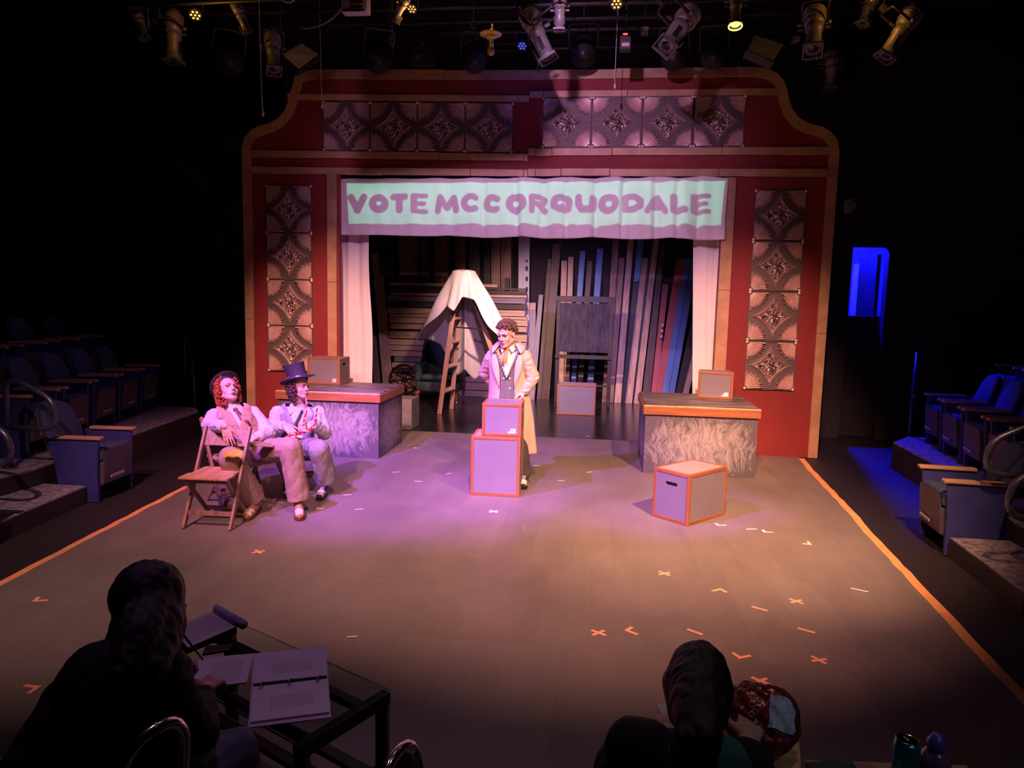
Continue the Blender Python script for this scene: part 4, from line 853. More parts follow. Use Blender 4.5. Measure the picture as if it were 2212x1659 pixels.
def coat(u, v):
    z0 = nk.z+0.035; z = z0+(hemz-z0)*v; c = torso_at(min(1.0, (nk.z-z)/(nk.z-pv.z))) if z < nk.z else nk; c = Vector(c)
    K = [(0, .085, .075, .9), (.035, .15, .10, .62), (.075, .195, .125, .46), (.16, .205, .155, .40), (.30, .20, .175, .36), (.45, .205, .175, .40), (.65, .235, .19, .45), (1.0, .275, .185, .55)]
    for (q0, *A), (q1, *B) in zip(K[:-1], K[1:]):
        if q0 <= v <= q1: w_ = (v-q0)/(q1-q0); a, b_, op = [x+(y-x)*w_ for x, y in zip(A, B)]; break
    ph = op+(2*PI-2*op)*u; rip = 1+0.055*max(0, v-.35)*math.sin(ph*9+v*2)+.012*mnoise.noise(Vector((ph*3, v*7, 1)))
    x = c.x+a*math.sin(ph)*rip+0.03*max(0, v-.45); y = c.y+0.01-b_*math.cos(ph)*rip
    return (x, y, z)
MB().grid(coat, 90, 60).build('coat', M_COAT, SM, True, solid=.010)
sv = MB(); chain(sv, [ls+Vector((-.01, 0, -.005)), le, lw+(le-lw)*0.12], [.080, .074, .056]); sv = blob(sv, 0.006, 3, .008, 12, (.8, .8, 1.5)); sv.build('sleeve', M_COAT, SM, True)
sv = MB(); chain(sv, [rs+Vector((.01, 0, -.005)), re, rw_+(re-rw_)*0.1], [.080, .074, .056]); sv = blob(sv, 0.006, 3, .008, 12, (.8, .8, 1.5)); sv.build('sleeve', M_COAT, SM, True)
def coat_collar(u, v):                    # stands round the neck and turns down, with points at the front
    ph = 0.62+(2*PI-1.24)*u; fr = max(0, math.cos(ph)); r = .078+.02*fr
    if v < .4: w_ = v/.4; rr = r+.010*w_; z = nk.z+.015+.055*w_-.02*fr
    else: w_ = (v-.4)/.6; rr = r+.012+(.055+.07*fr**2)*w_; z = nk.z+.07-.02*fr-(.055+.06*fr**2)*w_**1.1
    return (nk.x+rr*1.12*math.sin(ph), nk.y+.012-rr*math.cos(ph), z)
MB().grid(coat_collar, 48, 12).build('coat_collar', M_COAT, SM, True, solid=.008)
for sx in (-1, 1):                        # revers
    MB().grid(lambda u, v: tuple(Vector(coat(0.0 if sx > 0 else 1.0, .08+.30*v))+Vector((sx*(.0+.075*u*math.sin(PI*min(1, .3+v*.7)))*1.0, -.012-.010*math.sin(PI*u), 0))), 6, 12).build('coat_revers', M_COAT, SM, True, solid=.006)
finish_shoes(SM, [(fL.x, fL.y+.03, (0.1, -1)), (fR.x, fR.y+.03, (-.15, -1))], mat('black_shoe_leather', (.02, .018, .02), .25), mat('white_shoe_leather', (.7, .68, .68), .4), mat('black_shoe_leather', (.02, .018, .02), .25))

# ---------- seated pair
def seated(label, J, col, seed):
    P = person(label, Vector((J['pv'].x, J['pv'].y, 0))); J['root'] = P
    b = MB(); Rm = frame(J['face'], J['up']); s = J.get('hs', 1.0); T = head(b, J['hc'], Rm, s); J['T'] = T; J['Rm'] = Rm
    nk, pv = J['nk'], J['pv']; ch = nk.lerp(pv, .4)+J.get('bulge', Vector((0, 0, 0))); J['ch'] = ch
    chain(b, [J['hc']+Rm @ Vector((0, .015, -.05)), nk], [.054, .060]); chain(b, [nk, ch, pv], [.08, .125, .13]); b.cap(J['rs'], J['ls'], .052, .052); b.cap(J['hR'], J['hL'], .10, .10)
    for q in 'RL':
        sh = J['rs' if q == 'R' else 'ls']; chain(b, [sh, J['e'+q], J['w'+q]], [.048, .04, .028]); chain(b, [J['h'+q], J['k'+q], J['a'+q]], [.08, .058, .04]); hand(b, J['w'+q], *J['hand'+q])
    blob(b, 0.005, 3).build('body', SKIN, P, True); face(P, T, Rm, s, J['mouth'], col['brow'], J.get('closed', False))
    t = MB(); t.cap(J['hR'], J['hL'], .125, .125); t.cap(pv, nk.lerp(pv, .75), .125, .12)
    hm = []
    for q in 'RL':
        k_, a_ = J['k'+q], J['a'+q]; d_ = (a_-k_).normalized(); e_ = a_-d_*(a_-k_).length*J.get('hem', .08); chain(t, [J['h'+q], k_, e_+d_*.08], [.118, .096, .092]); hm.append((e_, d_))
    cut(blob(t, 0.007, 4, .008, 10, (1, 1, .6)), lambda c: any((c-e).dot(d) > 0 and (c-e).length < .24 for e, d in hm)).build('trousers', col['trousers'], P, True, solid=.006)
    s_ = MB(); chain(s_, [nk, ch, pv], [.085, .14, .135]); s_.cap(J['rs'], J['ls'], .062, .062)
    for q in 'RL': sh = J['rs' if q == 'R' else 'ls']; w = J['w'+q]; e = J['e'+q]; chain(s_, [sh, e, w+(e-w)*.22], [.074, .068, .054])
    sh_ = blob(s_, 0.006, 4, .007, 14, (1, 1, 1.5)); sh_.build('shirt', M_SHIRT, P, True)
    from mathutils.bvhtree import BVHTree
    J['bvh'] = BVHTree.FromPolygons(sh_.v, sh_.f)
    for q in 'RL':
        w = J['w'+q]; e = J['e'+q]; d = (e-w).normalized(); c = w+(e-w)*.18; MB().tube([c-d*.028, c-d*.01, c+d*.02, c+d*.034], [.046, .050, .051, .048], 16).build('cuff', M_SHIRT, P, True)
    return P
def waistcoat(J, m, x0=-1.0, x1=1.0, open_=0.0, fz=1.0):
    """front and back of a waistcoat around the trunk; facing is J['tf']"""
    nk, pv = J['nk'], J['pv']; f = Vector(J['tf']).normalized(); sd = (J['ls']-J['rs']).normalized(); 
    v_ = MB(); chain(v_, [nk.lerp(pv, .16), J['ch'], pv.lerp(nk, .06)], [.118, .160, .152])
    for q in (J['rs'], J['ls']): v_.cap(q.lerp(nk, .45)+Vector((0, 0, .012)), J['ch'].lerp(q, .25), .070, .118)
    o = blob(v_, 0.007, 4, .008, 9); 
    def drop(c):                           # a V at the neck
        r = c-nk; a = r.dot(sd); h = -(c-nk).dot((nk-pv).normalized()); front = r.dot(f)
        if front > .03 and h < J.get('vdepth', .28)-abs(a-J.get('voff', 0))*J.get('vs', 3.9): return True
        if h < 0.035 and abs(a) < .085: return True
        return bool(open_) and front > 0.03 and abs(a-J.get('voff', 0)) < open_*(h/.5+.25)
    cut(o, drop)
    return o.build('waistcoat', m, J['root'], True, solid=.006)
def ribbon_tie(J, pts, m, knot=.022):      # pts: (down, sideways, half width); lies on the shirt front
    nk = J['nk']; tf = Vector(J['tf']).normalized(); sd = (J['ls']-J['rs']).normalized(); dn = (J['pv']-nk).normalized(); C = []
    for h, a, w in pts:
        o = nk+dn*h+sd*a+tf*.5; hit = J['bvh'].ray_cast(o, -tf)[0]; C.append(((hit if hit else nk+dn*h+sd*a+tf*.12)+tf*.014, w))
    vs = []; fs = []
    for i, (c, w) in enumerate(C): vs += [c-sd*w, c+tf*.007, c+sd*w]
    for i in range(len(C)-1): fs += [(i*3, i*3+1, i*3+4, i*3+3), (i*3+1, i*3+2, i*3+5, i*3+4)]
    MB().add(vs, fs).build('tie', m, J['root'], True, solid=.006); MB().ell(C[0][0], (knot, knot*.8, knot)).build('tie_knot', m, J['root'], True)
# bowler-hatted man, slumped back
J1 = dict(hc=at(493, 844, 5.98), nk=at(503, 884, 5.98), pv=at(533, 968, 5.86), rs=at(464, 899, 5.86), ls=at(546, 894, 6.06), eR=at(452, 919, 5.68), wR=at(486, 921, 5.40), eL=at(580, 937, 5.92), wL=at(556, 944, 5.74),
          hR=at(517, 985, 5.74), hL=at(552, 978, 5.92), kR=at(498, 990, 5.40), kL=at(628, 968, 5.66), aR=Vector((-1.99, 5.62, .10)), aL=Vector((-1.62, 5.68, .10)),
          face=(0.74, -0.52, 0.55), up=(-.35, .42, 1), mouth='open', closed=True, tf=(.55, -.8, .3), hs=1.05, bulge=Vector((.03, -.04, 0)), hem=.05,
          handR=((.30, -.05, -1), (.2, -1, .1), (1, .2, .0), .10), handL=((-1, -.15, -.12), (.1, -.5, 1), (-.3, -.8, .5), .4))
C1c = dict(brow=(.20, .07, .03), trousers=mat('brown_tweed_trousers', (.31, .21, .17), .85, 0, .2, 60))
B1_ = seated('slumped seated man in a black bowler hat, tan waistcoat and red curls', J1, C1c, 1)
M_TWEED = mat('tan_tweed', (.42, .25, .165), .9, 0, .25, 70); waistcoat(J1, M_TWEED)
M_HAIRR = mat('red_curly_hair', (.34, .06, .02), .45, 0, .45, 25)
T, Rm = J1['T'], J1['Rm']
hr = curls(J1['hc'], Rm, 1.05, 420, 9, lambda d: (d.y > -.30 and d.z < .9 and d.z > -.85 and not (abs(d.x) < .30 and d.z < -.3)) and (abs(d.x) > .42 or d.y > .10 or d.z > .55), (.012, .020), 1.15, .10); hr.ell(T((0, .035, .03)), tuple(k*1.05 for k in (.083, .085, .082)), Rm)
hr.build('hair', M_HAIRR, B1_, True)
M_FELT = mat('black_felt', (.022, .018, .024), .8, 0, .2, 20)
def hat(P, T, Rm, ctr, tilt, prof_crown, prof_brim, band=None, brimx=1.0, m=None):
    Mx = Matrix.Translation(T(ctr)) @ Rm.to_4x4() @ Matrix.Rotation(tilt[0], 4, 'X') @ Matrix.Rotation(tilt[1], 4, 'Y'); m = m or M_FELT
    o = MB().lathe(prof_crown, 32, Mx @ Matrix.Diagonal((.92, 1.08, 1, 1))).build('hat', m, P, True)
    def br(u, v):
        a = 2*PI*u; r = prof_brim[0]+(prof_brim[1]-prof_brim[0])*v; return tuple(Mx @ Vector((.92*r*math.cos(a), 1.08*r*math.sin(a), .004+prof_brim[2]*v*v*(abs(math.cos(a))**1.5)-.006*v)))
    MB().grid(br, 40, 5).build('brim', m, o, True, solid=.007)
    if band: MB().lathe([(band[0]+.001, .004), (band[0]+.003, .006), (band[1]+.003, .006+band[2]), (band[1], .008+band[2])], 32, Mx @ Matrix.Diagonal((.92, 1.08, 1, 1))).build('hat_band', mat('satin_band', (.05, .04, .06), .3), o, True)
hat(B1_, T, Rm, (0, .045, .070), (-.62, 0), [(.098, 0), (.100, .03), (.097, .06), (.085, .088), (.06, .108), (.03, .117), (.001, .119)], (.098, .140, .022), (.099, .099, .024))
nk, ch = J1['nk'], J1['ch']; tf = Vector(J1['tf']).normalized(); sd = (J1['ls']-J1['rs']).normalized(); dn = (J1['pv']-nk).normalized()
p0 = nk+tf*.088+dn*.025; M_TIE1 = mat('patterned_brown_tie', (.16, .055, .045), .6, 0, .8, 45)
ribbon_tie(J1, [(.03, .0, .014), (.07, .008, .020), (.12, .022, .026), (.165, .035, .032), (.20, .045, .034), (.225, .052, .006)], M_TIE1)
for sx in (-1, 1): MB().add([nk+tf*.09+sd*(sx*.008)+dn*.02, nk+tf*.02+sd*(sx*.075)-dn*.035, nk+tf*.035+sd*(sx*.09)+dn*.03, nk+tf*.11+sd*(sx*.06)+dn*.075], [(0, 1, 2, 3)]).build('shirt_collar', M_SHIRT, B1_, solid=.006)
for k in (.33, .375):
    p = ch+tf*.172+dn*(k-.23)+sd*.05; MB().ell(p, (.009, .009, .009)).build('button', mat('pearl_button', (.7, .65, .6), .3), B1_, True)
M_TANS = mat('tan_shoe_leather', (.42, .16, .05), .3); M_WHS = mat('white_shoe_leather', (.7, .68, .68), .4); M_SOLE = mat('brown_sole', (.10, .045, .025), .5)
finish_shoes(B1_, [(J1['aL'].x-.02, J1['aL'].y+.03, (.45, -.9)), (J1['aR'].x, J1['aR'].y+.03, (.15, -1))], M_TANS, M_WHS, M_SOLE)
# top-hatted man, looking right
J2 = dict(hc=at(646, 834, 6.56), nk=at(645, 880, 6.62), pv=at(643, 963, 6.52), rs=at(600, 892, 6.52), ls=at(687, 892, 6.68), eR=at(590, 936, 6.44), wR=at(614, 917, 6.30), eL=at(701, 936, 6.56), wL=at(676, 914, 6.38),
          hR=at(626, 970, 6.44), hL=at(664, 968, 6.52), kR=at(613, 980, 6.06), kL=at(690, 972, 6.16), aR=Vector((-1.93, 6.30, .10)), aL=Vector((-1.62, 6.30, .10)),
          face=(.96, -.28, .0), up=(-.06, 0, 1), mouth='shut', tf=(.25, -.95, .1), hs=1.0, hem=.10, vdepth=.36, voff=.02, vs=2.6,
          handR=((.85, -.35, -.55), (.1, -.6, .8), (.6, .2, .8), .28), handL=((-.75, -.45, -.45), (.1, -.7, .7), (-.5, .2, .8), .3))
C2c = dict(brow=(.05, .03, .02), trousers=mat('grey_wool_trousers', (.24, .22, .25), .85, 0, .18, 50))
B2_ = seated('seated man in a tall black top hat and grey waistcoat looking right', J2, C2c, 2)
waistcoat(J2, mat('grey_wool_waistcoat', (.24, .215, .25), .9, 0, .2, 60), open_=.10)
T, Rm = J2['T'], J2['Rm']; M_HAIRD = mat('dark_brown_curls', (.065, .03, .022), .45, 0, .4, 25)
hr = curls(J2['hc'], Rm, 1.0, 360, 15, lambda d: d.y > -.30 and d.z < .5 and d.z > -.75 and (abs(d.x) > .45 or d.y > .2), (.011, .018), 1.13, .09); hr.ell(T((0, .035, .03)), (.080, .083, .078), Rm); hr.build('hair', M_HAIRD, B2_, True)
hat(B2_, T, Rm, (0, .012, .058), (-.30, -.02), [(.094, 0), (.092, .05), (.093, .10), (.100, .155), (.102, .160), (.096, .163), (.001, .163)], (.094, .168, .030), (.0945, .0925, .034))
nk, ch = J2['nk'], J2['ch']; tf = Vector(J2['tf']).normalized(); sd = (J2['ls']-J2['rs']).normalized(); dn = (J2['pv']-nk).normalized()
M_TIE2 = mat('black_tie_silk', (.03, .028, .036), .5); p0 = nk+tf*.165+dn*.17-sd*.03
ribbon_tie(J2, [(.03, .05, .010), (.09, .03, .011), (.15, .0, .014), (.19, -.01, .030), (.25, -.012, .036), (.275, -.012, .006)], M_TIE2, .012)
for sx in (-1, 1): MB().add([nk+tf*.09+sd*(sx*.008)+dn*.02, nk+tf*.02+sd*(sx*.075)-dn*.035, nk+tf*.035+sd*(sx*.09)+dn*.03, nk+tf*.12+sd*(sx*.07)+dn*.075], [(0, 1, 2, 3)]).build('shirt_collar', M_SHIRT, B2_, solid=.006)
finish_shoes(B2_, [(J2['aL'].x-.02, J2['aL'].y+.03, (.15, -1)), (J2['aR'].x, J2['aR'].y+.03, (.05, -1))], mat('black_shoe_leather', (.02, .018, .02), .25), M_WHS, mat('black_shoe_leather', (.02, .018, .02), .25))
# red and white braided sash and what the seated men hold
def braid(pts, r, name, root, m1, m2):
    pts = [Vector(p) for p in pts]; L = []; 
    for a, b in zip(pts[:-1], pts[1:]):
        n = max(2, int((b-a).length/.012))
        L += [a.lerp(b, k/n) for k in range(n)]
    o = MB().tube(L, r*.8, 8).build(name, m1, root, True)
    for ph in (0, PI):
        q = []
        for i, p in enumerate(L):
            t = (L[min(i+1, len(L)-1)]-L[max(i-1, 0)]).normalized(); a = t.orthogonal().normalized(); b = t.cross(a); q.append(p+a*(r*.62*math.cos(i*.9+ph))+b*(r*.62*math.sin(i*.9+ph)))
        MB().tube(q, r*.5, 6).build('strand', m2 if ph else m1, o, True)
    return o
M_REDC = mat('red_cord', (.55, .03, .04), .6); M_WHC = mat('white_cord', (.75, .70, .72), .6)
SS = thing('braided_sash', 'red and white braided cord lying across the top-hatted man\'s lap', 'sash', J2['pv'])
braid([at(661, 862, 6.56), at(663, 872, 6.46), at(661, 890, 6.38), at(657, 908, 6.33), at(655, 920, 6.24)], .011, 'braid', SS, M_REDC, M_WHC)
braid([at(685, 880, 6.56), at(683, 896, 6.46), at(680, 912, 6.34), at(676, 927, 6.22), at(668, 934, 6.17)], .011, 'braid', SS, M_REDC, M_WHC)
braid([at(676, 926, 6.20), at(660, 932, 6.16), at(640, 936, 6.12), at(620, 944, 6.02), at(604, 953, 5.98)], .014, 'braid', SS, M_REDC, M_WHC)
braid([at(654, 945, 6.05), at(636, 943, 6.03), at(620, 949, 6.00), at(602, 958, 5.97)], .014, 'braid', SS, M_WHC, M_REDC)
rib = [at(644, 945, 6.06), at(648, 960, 6.04), at(650, 975, 6.03), at(652, 992, 6.03)]
MB().tube(rib, [.012, .022, .02, .004], 8, flat=.2).build('ribbon_tail', mat('cream_ribbon', (.66, .55, .45), .7), SS, True)
bk_ = at(566, 960, 5.62); o = MB().prism([(-.10, -.03), (-.02, -.055), (.11, -.02), (.10, .045), (-.02, .05), (-.09, .03)], lambda a, b, d: bk_+Vector((a, b*1.2, d-.10*a)), -.006, .008).build('script_booklet', mat('olive_brown_cover', (.26, .18, .10), .6), None, False, bevel=.003)
tag(o, 'thin olive brown booklet resting on the slumped man\'s thigh', 'booklet')
yc = at(508, 975, 5.33); o = MB().grid(lambda u, v: tuple(yc+Vector(((u-.5)*.15, -.015*math.sin(u*5)-.05*v, .015*math.sin(u*PI)-v*v*.05+.006*math.sin(u*13+v*4))))  , 16, 6).build('yellow_cloth', mat('mustard_cloth', (.50, .32, .03), .7), None, True, solid=.008); tag(o, 'crumpled mustard yellow cloth under the slumped man\'s hanging hand', 'cloth')
# ------------------------------------------------------------------ side seating
M_CARPET = mat('worn_grey_carpet', (0.24, 0.21, 0.25), 0.95, 0, 0.6, 24, 0.4, 120); M_KICK = mat('riser_black_face', (0.028, 0.022, 0.026), 0.7, 0, 0.3, 5)
M_SEATB = mat('seat_blue_fabric', (0.035, 0.055, 0.13), 0.85, 0, 0.2, 60); M_STD = mat('seat_blue_panel', (0.035, 0.04, 0.20), 0.5); M_PAN = mat('seat_pan_plastic', (0.075, 0.06, 0.09), 0.45)
M_ARM = wood('armrest_wood', (0.42, 0.25, 0.16), 0.45, 'y'); M_STEELB = mat('painted_rail', (0.10, 0.10, 0.17), 0.3, 0.6)
def riser(name, poly, z0, z1, label=None):
    MBo = MB().prism(poly, lambda a, b, d: (a, b, d), z0, z1-0.012); o = MBo.build(name, M_KICK); o['kind'] = 'structure'
    MB().prism(poly, lambda a, b, d: (a, b, d), z1-0.012, z1).build('carpet', M_CARPET, o)
riser('floor_riser_left_low', [(-9, 4.3), (-4.05, 4.3), (-3.95, 5.55), (-4.13, 7.0), (-4.36, 8.75), (-4.60, 9.05), (-9, 9.05)], -0.004, 0.31)
riser('floor_riser_left_high', [(-9, 4.2), (-5.15, 4.2), (-5.9, 8.2), (-6.15, 9.9), (-9, 9.9)], 0.311, 0.66)
riser('floor_riser_right_low', [(9, 4.3), (4.05, 4.3), (4.0, 5.55), (4.30, 7.4), (4.36, 8.72), (4.7, 9.15), (9, 9.15)], -0.004, 0.31)
riser('floor_riser_right_high', [(9, 4.2), (5.2, 4.2), (5.75, 8.0), (5.9, 9.3), (9, 9.3)], 0.311, 0.66)
riser('floor_step_left', [(-4.04, 4.55), (-3.44, 4.55), (-3.55, 5.60), (-4.0, 5.60)], -0.004, 0.155)
riser('floor_step_right', [(4.04, 4.55), (3.54, 4.55), (3.58, 5.58), (4.02, 5.58)], -0.004, 0.155)
def make_seat():
    t = thing('theatre_seat', 'seat', 'seat'); w = 0.25
    for s in (-1, 1):
        MB().prism([(-0.24, 0.0 if s < 0 else 0.0), (0.10, 0.0), (0.14, 0.30), (0.20, 0.56), (-0.26, 0.56), (-0.24, 0.30)], lambda a, b, d: (s*w+d, a, b), -0.016, 0.016).build('side_panel', M_STD, t, world=False, bevel=0.004)
        MB().box(s*w-0.034, s*w+0.034, -0.29, 0.14, 0.562, 0.590).build('armrest', M_ARM, t, world=False, bevel=0.008)
    bp = [(-0.21, 0.40), (0.21, 0.40), (0.225, 0.60), (0.20, 0.76), (0.14, 0.83), (0.05, 0.855), (-0.05, 0.855), (-0.14, 0.83), (-0.20, 0.76), (-0.225, 0.60)]
    MB().prism(bp, lambda a, b, d: (a, 0.14+d+(b-0.4)*0.35, b), 0, 0.06).build('backrest', M_SEATB, t, True, world=False, bevel=0.02)
    MB().prism(bp, lambda a, b, d: (a*1.03, 0.202+d+(b-0.4)*0.35, b*1.01), 0, 0.014).build('back_shell', M_PAN, t, world=False, bevel=0.004)
    MB().prism([(-0.27, 0.36), (0.16, 0.33), (0.16, 0.42), (-0.25, 0.48)], lambda a, b, d: (d, a, b), -0.225, 0.225).build('cushion', M_SEATB, t, True, world=False, bevel=0.03)
    pn = MB().prism([(-0.285, 0.46), (-0.265, 0.15), (-0.225, 0.13), (0.10, 0.26), (0.13, 0.325), (-0.265, 0.355)], lambda a, b, d: (d, a, b), -0.215, 0.215).build('seat_pan', M_PAN, t, world=False, bevel=0.018)
    MB().box(-0.14, 0.06, -0.292, -0.284, 0.20, 0.222).build('number_strip', mat('pale_strip', (0.35, 0.32, 0.36), 0.5), pn, world=False)
    MB().box(-0.03, 0.03, -0.08, 0.02, 0.0, 0.25).box(-0.10, 0.10, -0.14, 0.08, 0.0, 0.012).build('foot', M_PAN, t, world=False)
    return t
S0 = make_seat(); first = [True]
def seat(x, y, z, rz, label, group):
    if first[0]: first[0] = False; o = S0; o.location = (x, y, z); o.rotation_euler = (0, 0, rz); o['label'] = label; o['group'] = group; return o
    return dup(S0, (x, y, z), rz, label, group)
def row(p0, p1, n, z, side, labs, group):
    p0, p1 = Vector(p0), Vector(p1); d = p1-p0; a = math.atan2(d.y, d.x)
    rz = (PI/2 if side < 0 else -PI/2)
    ang = a-PI/2; rz += ang
    for k in range(n):
        c = p0+d*((k+.5)/n); seat(c.x, c.y, z, rz, labs[k], group)
row((-4.52, 5.72), (-5.30, 8.90), 5, 0.312, -1, ['second-row blue seat at the left, '+w for w in ('farthest downstage of its row', 'second from the downstage end', 'in the middle of its row', 'second from the handrail', 'nearest the upstage handrail')], 'second row of seats at the left')
row((-5.55, 6.2), (-6.35, 9.35), 4, 0.662, -1, ['third-row blue seat at the left, '+w for w in ('farthest downstage of its row', 'second from the downstage end', 'second from the upstage end', 'farthest upstage of its row')], 'third row of seats at the left')
row((4.62, 6.25), (4.98, 8.80), 4, 0.312, 1, ['second-row blue seat at the right, '+w for w in ('cut off by the picture edge', 'second from the picture edge', 'second from the doorway', 'nearest the doorway')], 'second row of seats at the right')
row((5.55, 6.9), (5.85, 9.1), 3, 0.662, 1, ['third-row blue seat at the right, '+w for w in ('farthest downstage', 'in the middle', 'farthest upstage')], 'third row of seats at the right')
seat(-3.72, 5.88, 0.001, PI/2+R(4), 'blue front-row seat on the floor at the left, behind the looped handrail', 'front seats on the floor')
seat(-3.62, 4.22, 0.001, PI/2+R(4), 'blue front-row seat at the left edge of the picture, mostly cut off', 'front seats on the floor')
seat(3.82, 5.86, 0.001, -PI/2-R(4), 'blue front-row seat on the floor at the right, behind the looped handrail', 'front seats on the floor')
seat(3.72, 4.14, 0.001, -PI/2-R(4), 'blue front-row seat at the right edge of the picture, mostly cut off', 'front seats on the floor')
def rounded(pts, r=0.10, n=6, closed=False):
    pts = [Vector(p) for p in pts]; out = []; m = len(pts)
    for i, p in enumerate(pts):
        if not closed and i in (0, m-1): out.append(p); continue
        a = (pts[i-1]-p); b = (pts[(i+1) % m]-p); ra = min(r, a.length/2); rb_ = min(r, b.length/2); a = p+a.normalized()*ra; b = p+b.normalized()*rb_
        out += [a*(1-t)**2+p*(2*t*(1-t))+b*t*t for t in [k/n for k in range(n+1)]]
    return out
def loop_rail(P, s, label, y):
    t = thing('handrail', label, 'handrail', P, 0, 'looped stair handrails'); x, z0 = P[0], P[2]
    MB().tube(rounded([(x, y, z0), (x, y, z0+.76), (x+s*.14, y, z0+.76), (x+s*.46, y, z0+.60), (x+s*.46, y, z0+.36), (x, y, z0+.36)], .12), .024, 10).build('rail', M_STEELB, t, True)
    MB().tube([(x, y, z0), (x, y, z0+.012)], .055, 14).build('base_plate', M_STEELB, t)
loop_rail((-4.18, 5.50, .157+.155), 1, 'looped blue-grey handrail beside the left front-row seat', 5.50)
loop_rail((-3.98, 4.80, .157), 1, 'looped handrail cut off at the left edge of the picture', 4.80)
loop_rail((4.20, 5.50, .157+.155), -1, 'looped blue-grey handrail beside the right front-row seat', 5.50)
loop_rail((4.05, 4.90, .157), -1, 'looped handrail cut off at the right edge of the picture', 4.90)
def post_rail(P, Q, label):               # two posts and a sloping grip
    t = thing('handrail', label, 'handrail', P, 0, 'upstage stair handrails'); P = Vector(P); Q = Vector(Q)
    MB().tube([P, P+Vector((0, 0, .86))], .018, 8).build('post', M_STEELB, t, True); MB().tube([Q, Q+Vector((0, 0, .86+.0))], .018, 8).build('post', M_STEELB, t, True)
    MB().tube([P+Vector((0, -.06, .80)), P+Vector((0, 0, .86)), Q+Vector((0, 0, .86)), Q+Vector((0, .05, .86))], .019, 8).build('grip', M_STEELB, t, True)
post_rail((-4.66, 9.15, .0), (-5.0, 9.5, .45), 'dark sloping handrail at the upstage end of the left seats')
post_rail((4.75, 9.25, .0), (4.95, 9.7, .45), 'dark sloping handrail at the upstage end of the right seats')
# ------------------------------------------------------------------ lighting grid
M_PIPE = mat('black_pipe', (0.03, 0.028, 0.032), 0.45, 0.5); M_GEL = mat('gel_frame_metal', (0.16, 0.15, 0.16), 0.45, 0.5); M_LENS = mat('dark_lens_glass', (0.01, 0.01, 0.014), 0.08); M_FIXG = mat('grey_fixture_enamel', (0.26, 0.24, 0.26), 0.45, 0.3)
for i, (Y, z) in enumerate(((7.1, 4.78), (7.75, 4.92), (8.35, 5.0), (9.0, 5.12), (9.6, 5.2), (10.3, 5.35))):
    o = MB().tube([(-6.5, Y, z), (6.5, Y, z)], .024, 8).build('rig_pipe', M_PIPE, None, True); tag(o, ['frontmost', 'second', 'third', 'fourth', 'fifth', 'rearmost'][i]+' black pipe of the lighting grid, counted from the audience', 'pipe', 'pipes of the lighting grid')
for i, x in enumerate((-4.2, -1.4, 1.6, 4.3)):
    o = MB().tube([(x, 5.0, 5.42), (x, 11.0, 5.42)], .024, 8).build('rig_pipe', M_PIPE, None, True); tag(o, ['leftmost', 'second from left', 'third from left', 'rightmost'][i]+' pipe of the grid running from front to back', 'pipe', 'cross pipes of the lighting grid')
def make_ers():                            # beam along +Z
    t = thing('profile_spotlight', 'x', 'stage light'); n = 20
    MB().lathe([(.03, -.34), (.075, -.32), (.098, -.27), (.105, -.16), (.098, -.09), (.080, -.06)], n).build('lamp_housing', M_FIXG, t, True, world=False)
    for k in range(4): MB().lathe([(.108, -.255+.035*k), (.116, -.250+.035*k), (.108, -.245+.035*k)], n).build('cooling_fin', M_FIXG, t, True, world=False)
    MB().lathe([(.080, -.06), (.088, -.05), (.088, .02), (.078, .03), (.078, .24), (.088, .25), (.088, .27)], n).build('barrel', M_FIXG, t, True, world=False)
    for sx in (-1, 1): MB().box(sx*.085-.008, sx*.085+.008, -.02, .02, .06, .20).build('barrel_rail', M_FIX, t, world=False)
    g = MB()
    for s in (-1, 1): g.box(-.098, .098, s*.092-.006, s*.092+.006, .272, .300); g.box(s*.092-.006, s*.092+.006, -.086, .086, .272, .300)
    g.build('gel_frame', M_GEL, t, world=False)
    for k in range(4): MB().box(-.06+.032*k, -.048+.032*k, -.118, -.104, .15, .30).build('top_clip', M_GEL, t, world=False)
    MB().lathe([(.072, .262), (.070, .268), (.001, .274)], n).build('lens', M_LENS, t, True, world=False)
    MB().tube(rounded([(-.125, 0, -.10), (-.125, .26, -.12), (.125, .26, -.12), (.125, 0, -.10)], .03), .014, 8).build('yoke', M_FIX, t, True, world=False)
    for sx in (-1, 1): MB().tube([(sx*.105, 0, -.10), (sx*.165, 0, -.10)], .020, 10).build('knob', M_GEL, t, True, world=False)
    MB().box(-.03, .03, .262, .34, -.15, -.09).build('clamp', M_FIX, t, world=False, bevel=.006)
    for a in (0, PI/2, PI): MB().bar((math.cos(a)*.10, math.sin(a)*.10, -.03), (math.cos(a)*.16, math.sin(a)*.16, -.03), .012, .03, (0, 0, 1)).build('shutter_handle', M_GEL, t, world=False)
    return t
def make_par():
    t = thing('par_can', 'x', 'stage light')
    MB().lathe([(.03, -.22), (.08, -.20), (.105, -.12), (.11, .0), (.112, .06), (.118, .065)], 20).build('can', M_FIX, t, True, world=False)
    MB().lathe([(.100, .045), (.06, .058), (.001, .062)], 20).build('lens', M_LENS, t, True, world=False)
    MB().tube(rounded([(-.13, 0, -.05), (-.13, .24, -.06), (.13, .24, -.06), (.13, 0, -.05)], .03), .012, 8).build('yoke', M_FIX, t, True, world=False)
    return t
def make_led():
    t = thing('led_par', 'x', 'stage light')
    MB().lathe([(.05, -.12), (.085, -.10), (.095, .0), (.095, .05), (.088, .052)], 20).build('can', M_FIX, t, True, world=False)
    MB().tube(rounded([(-.11, 0, -.03), (-.11, .20, -.04), (.11, .20, -.04), (.11, 0, -.03)], .03), .011, 8).build('yoke', M_FIX, t, True, world=False)
    return t
PROTO = {}
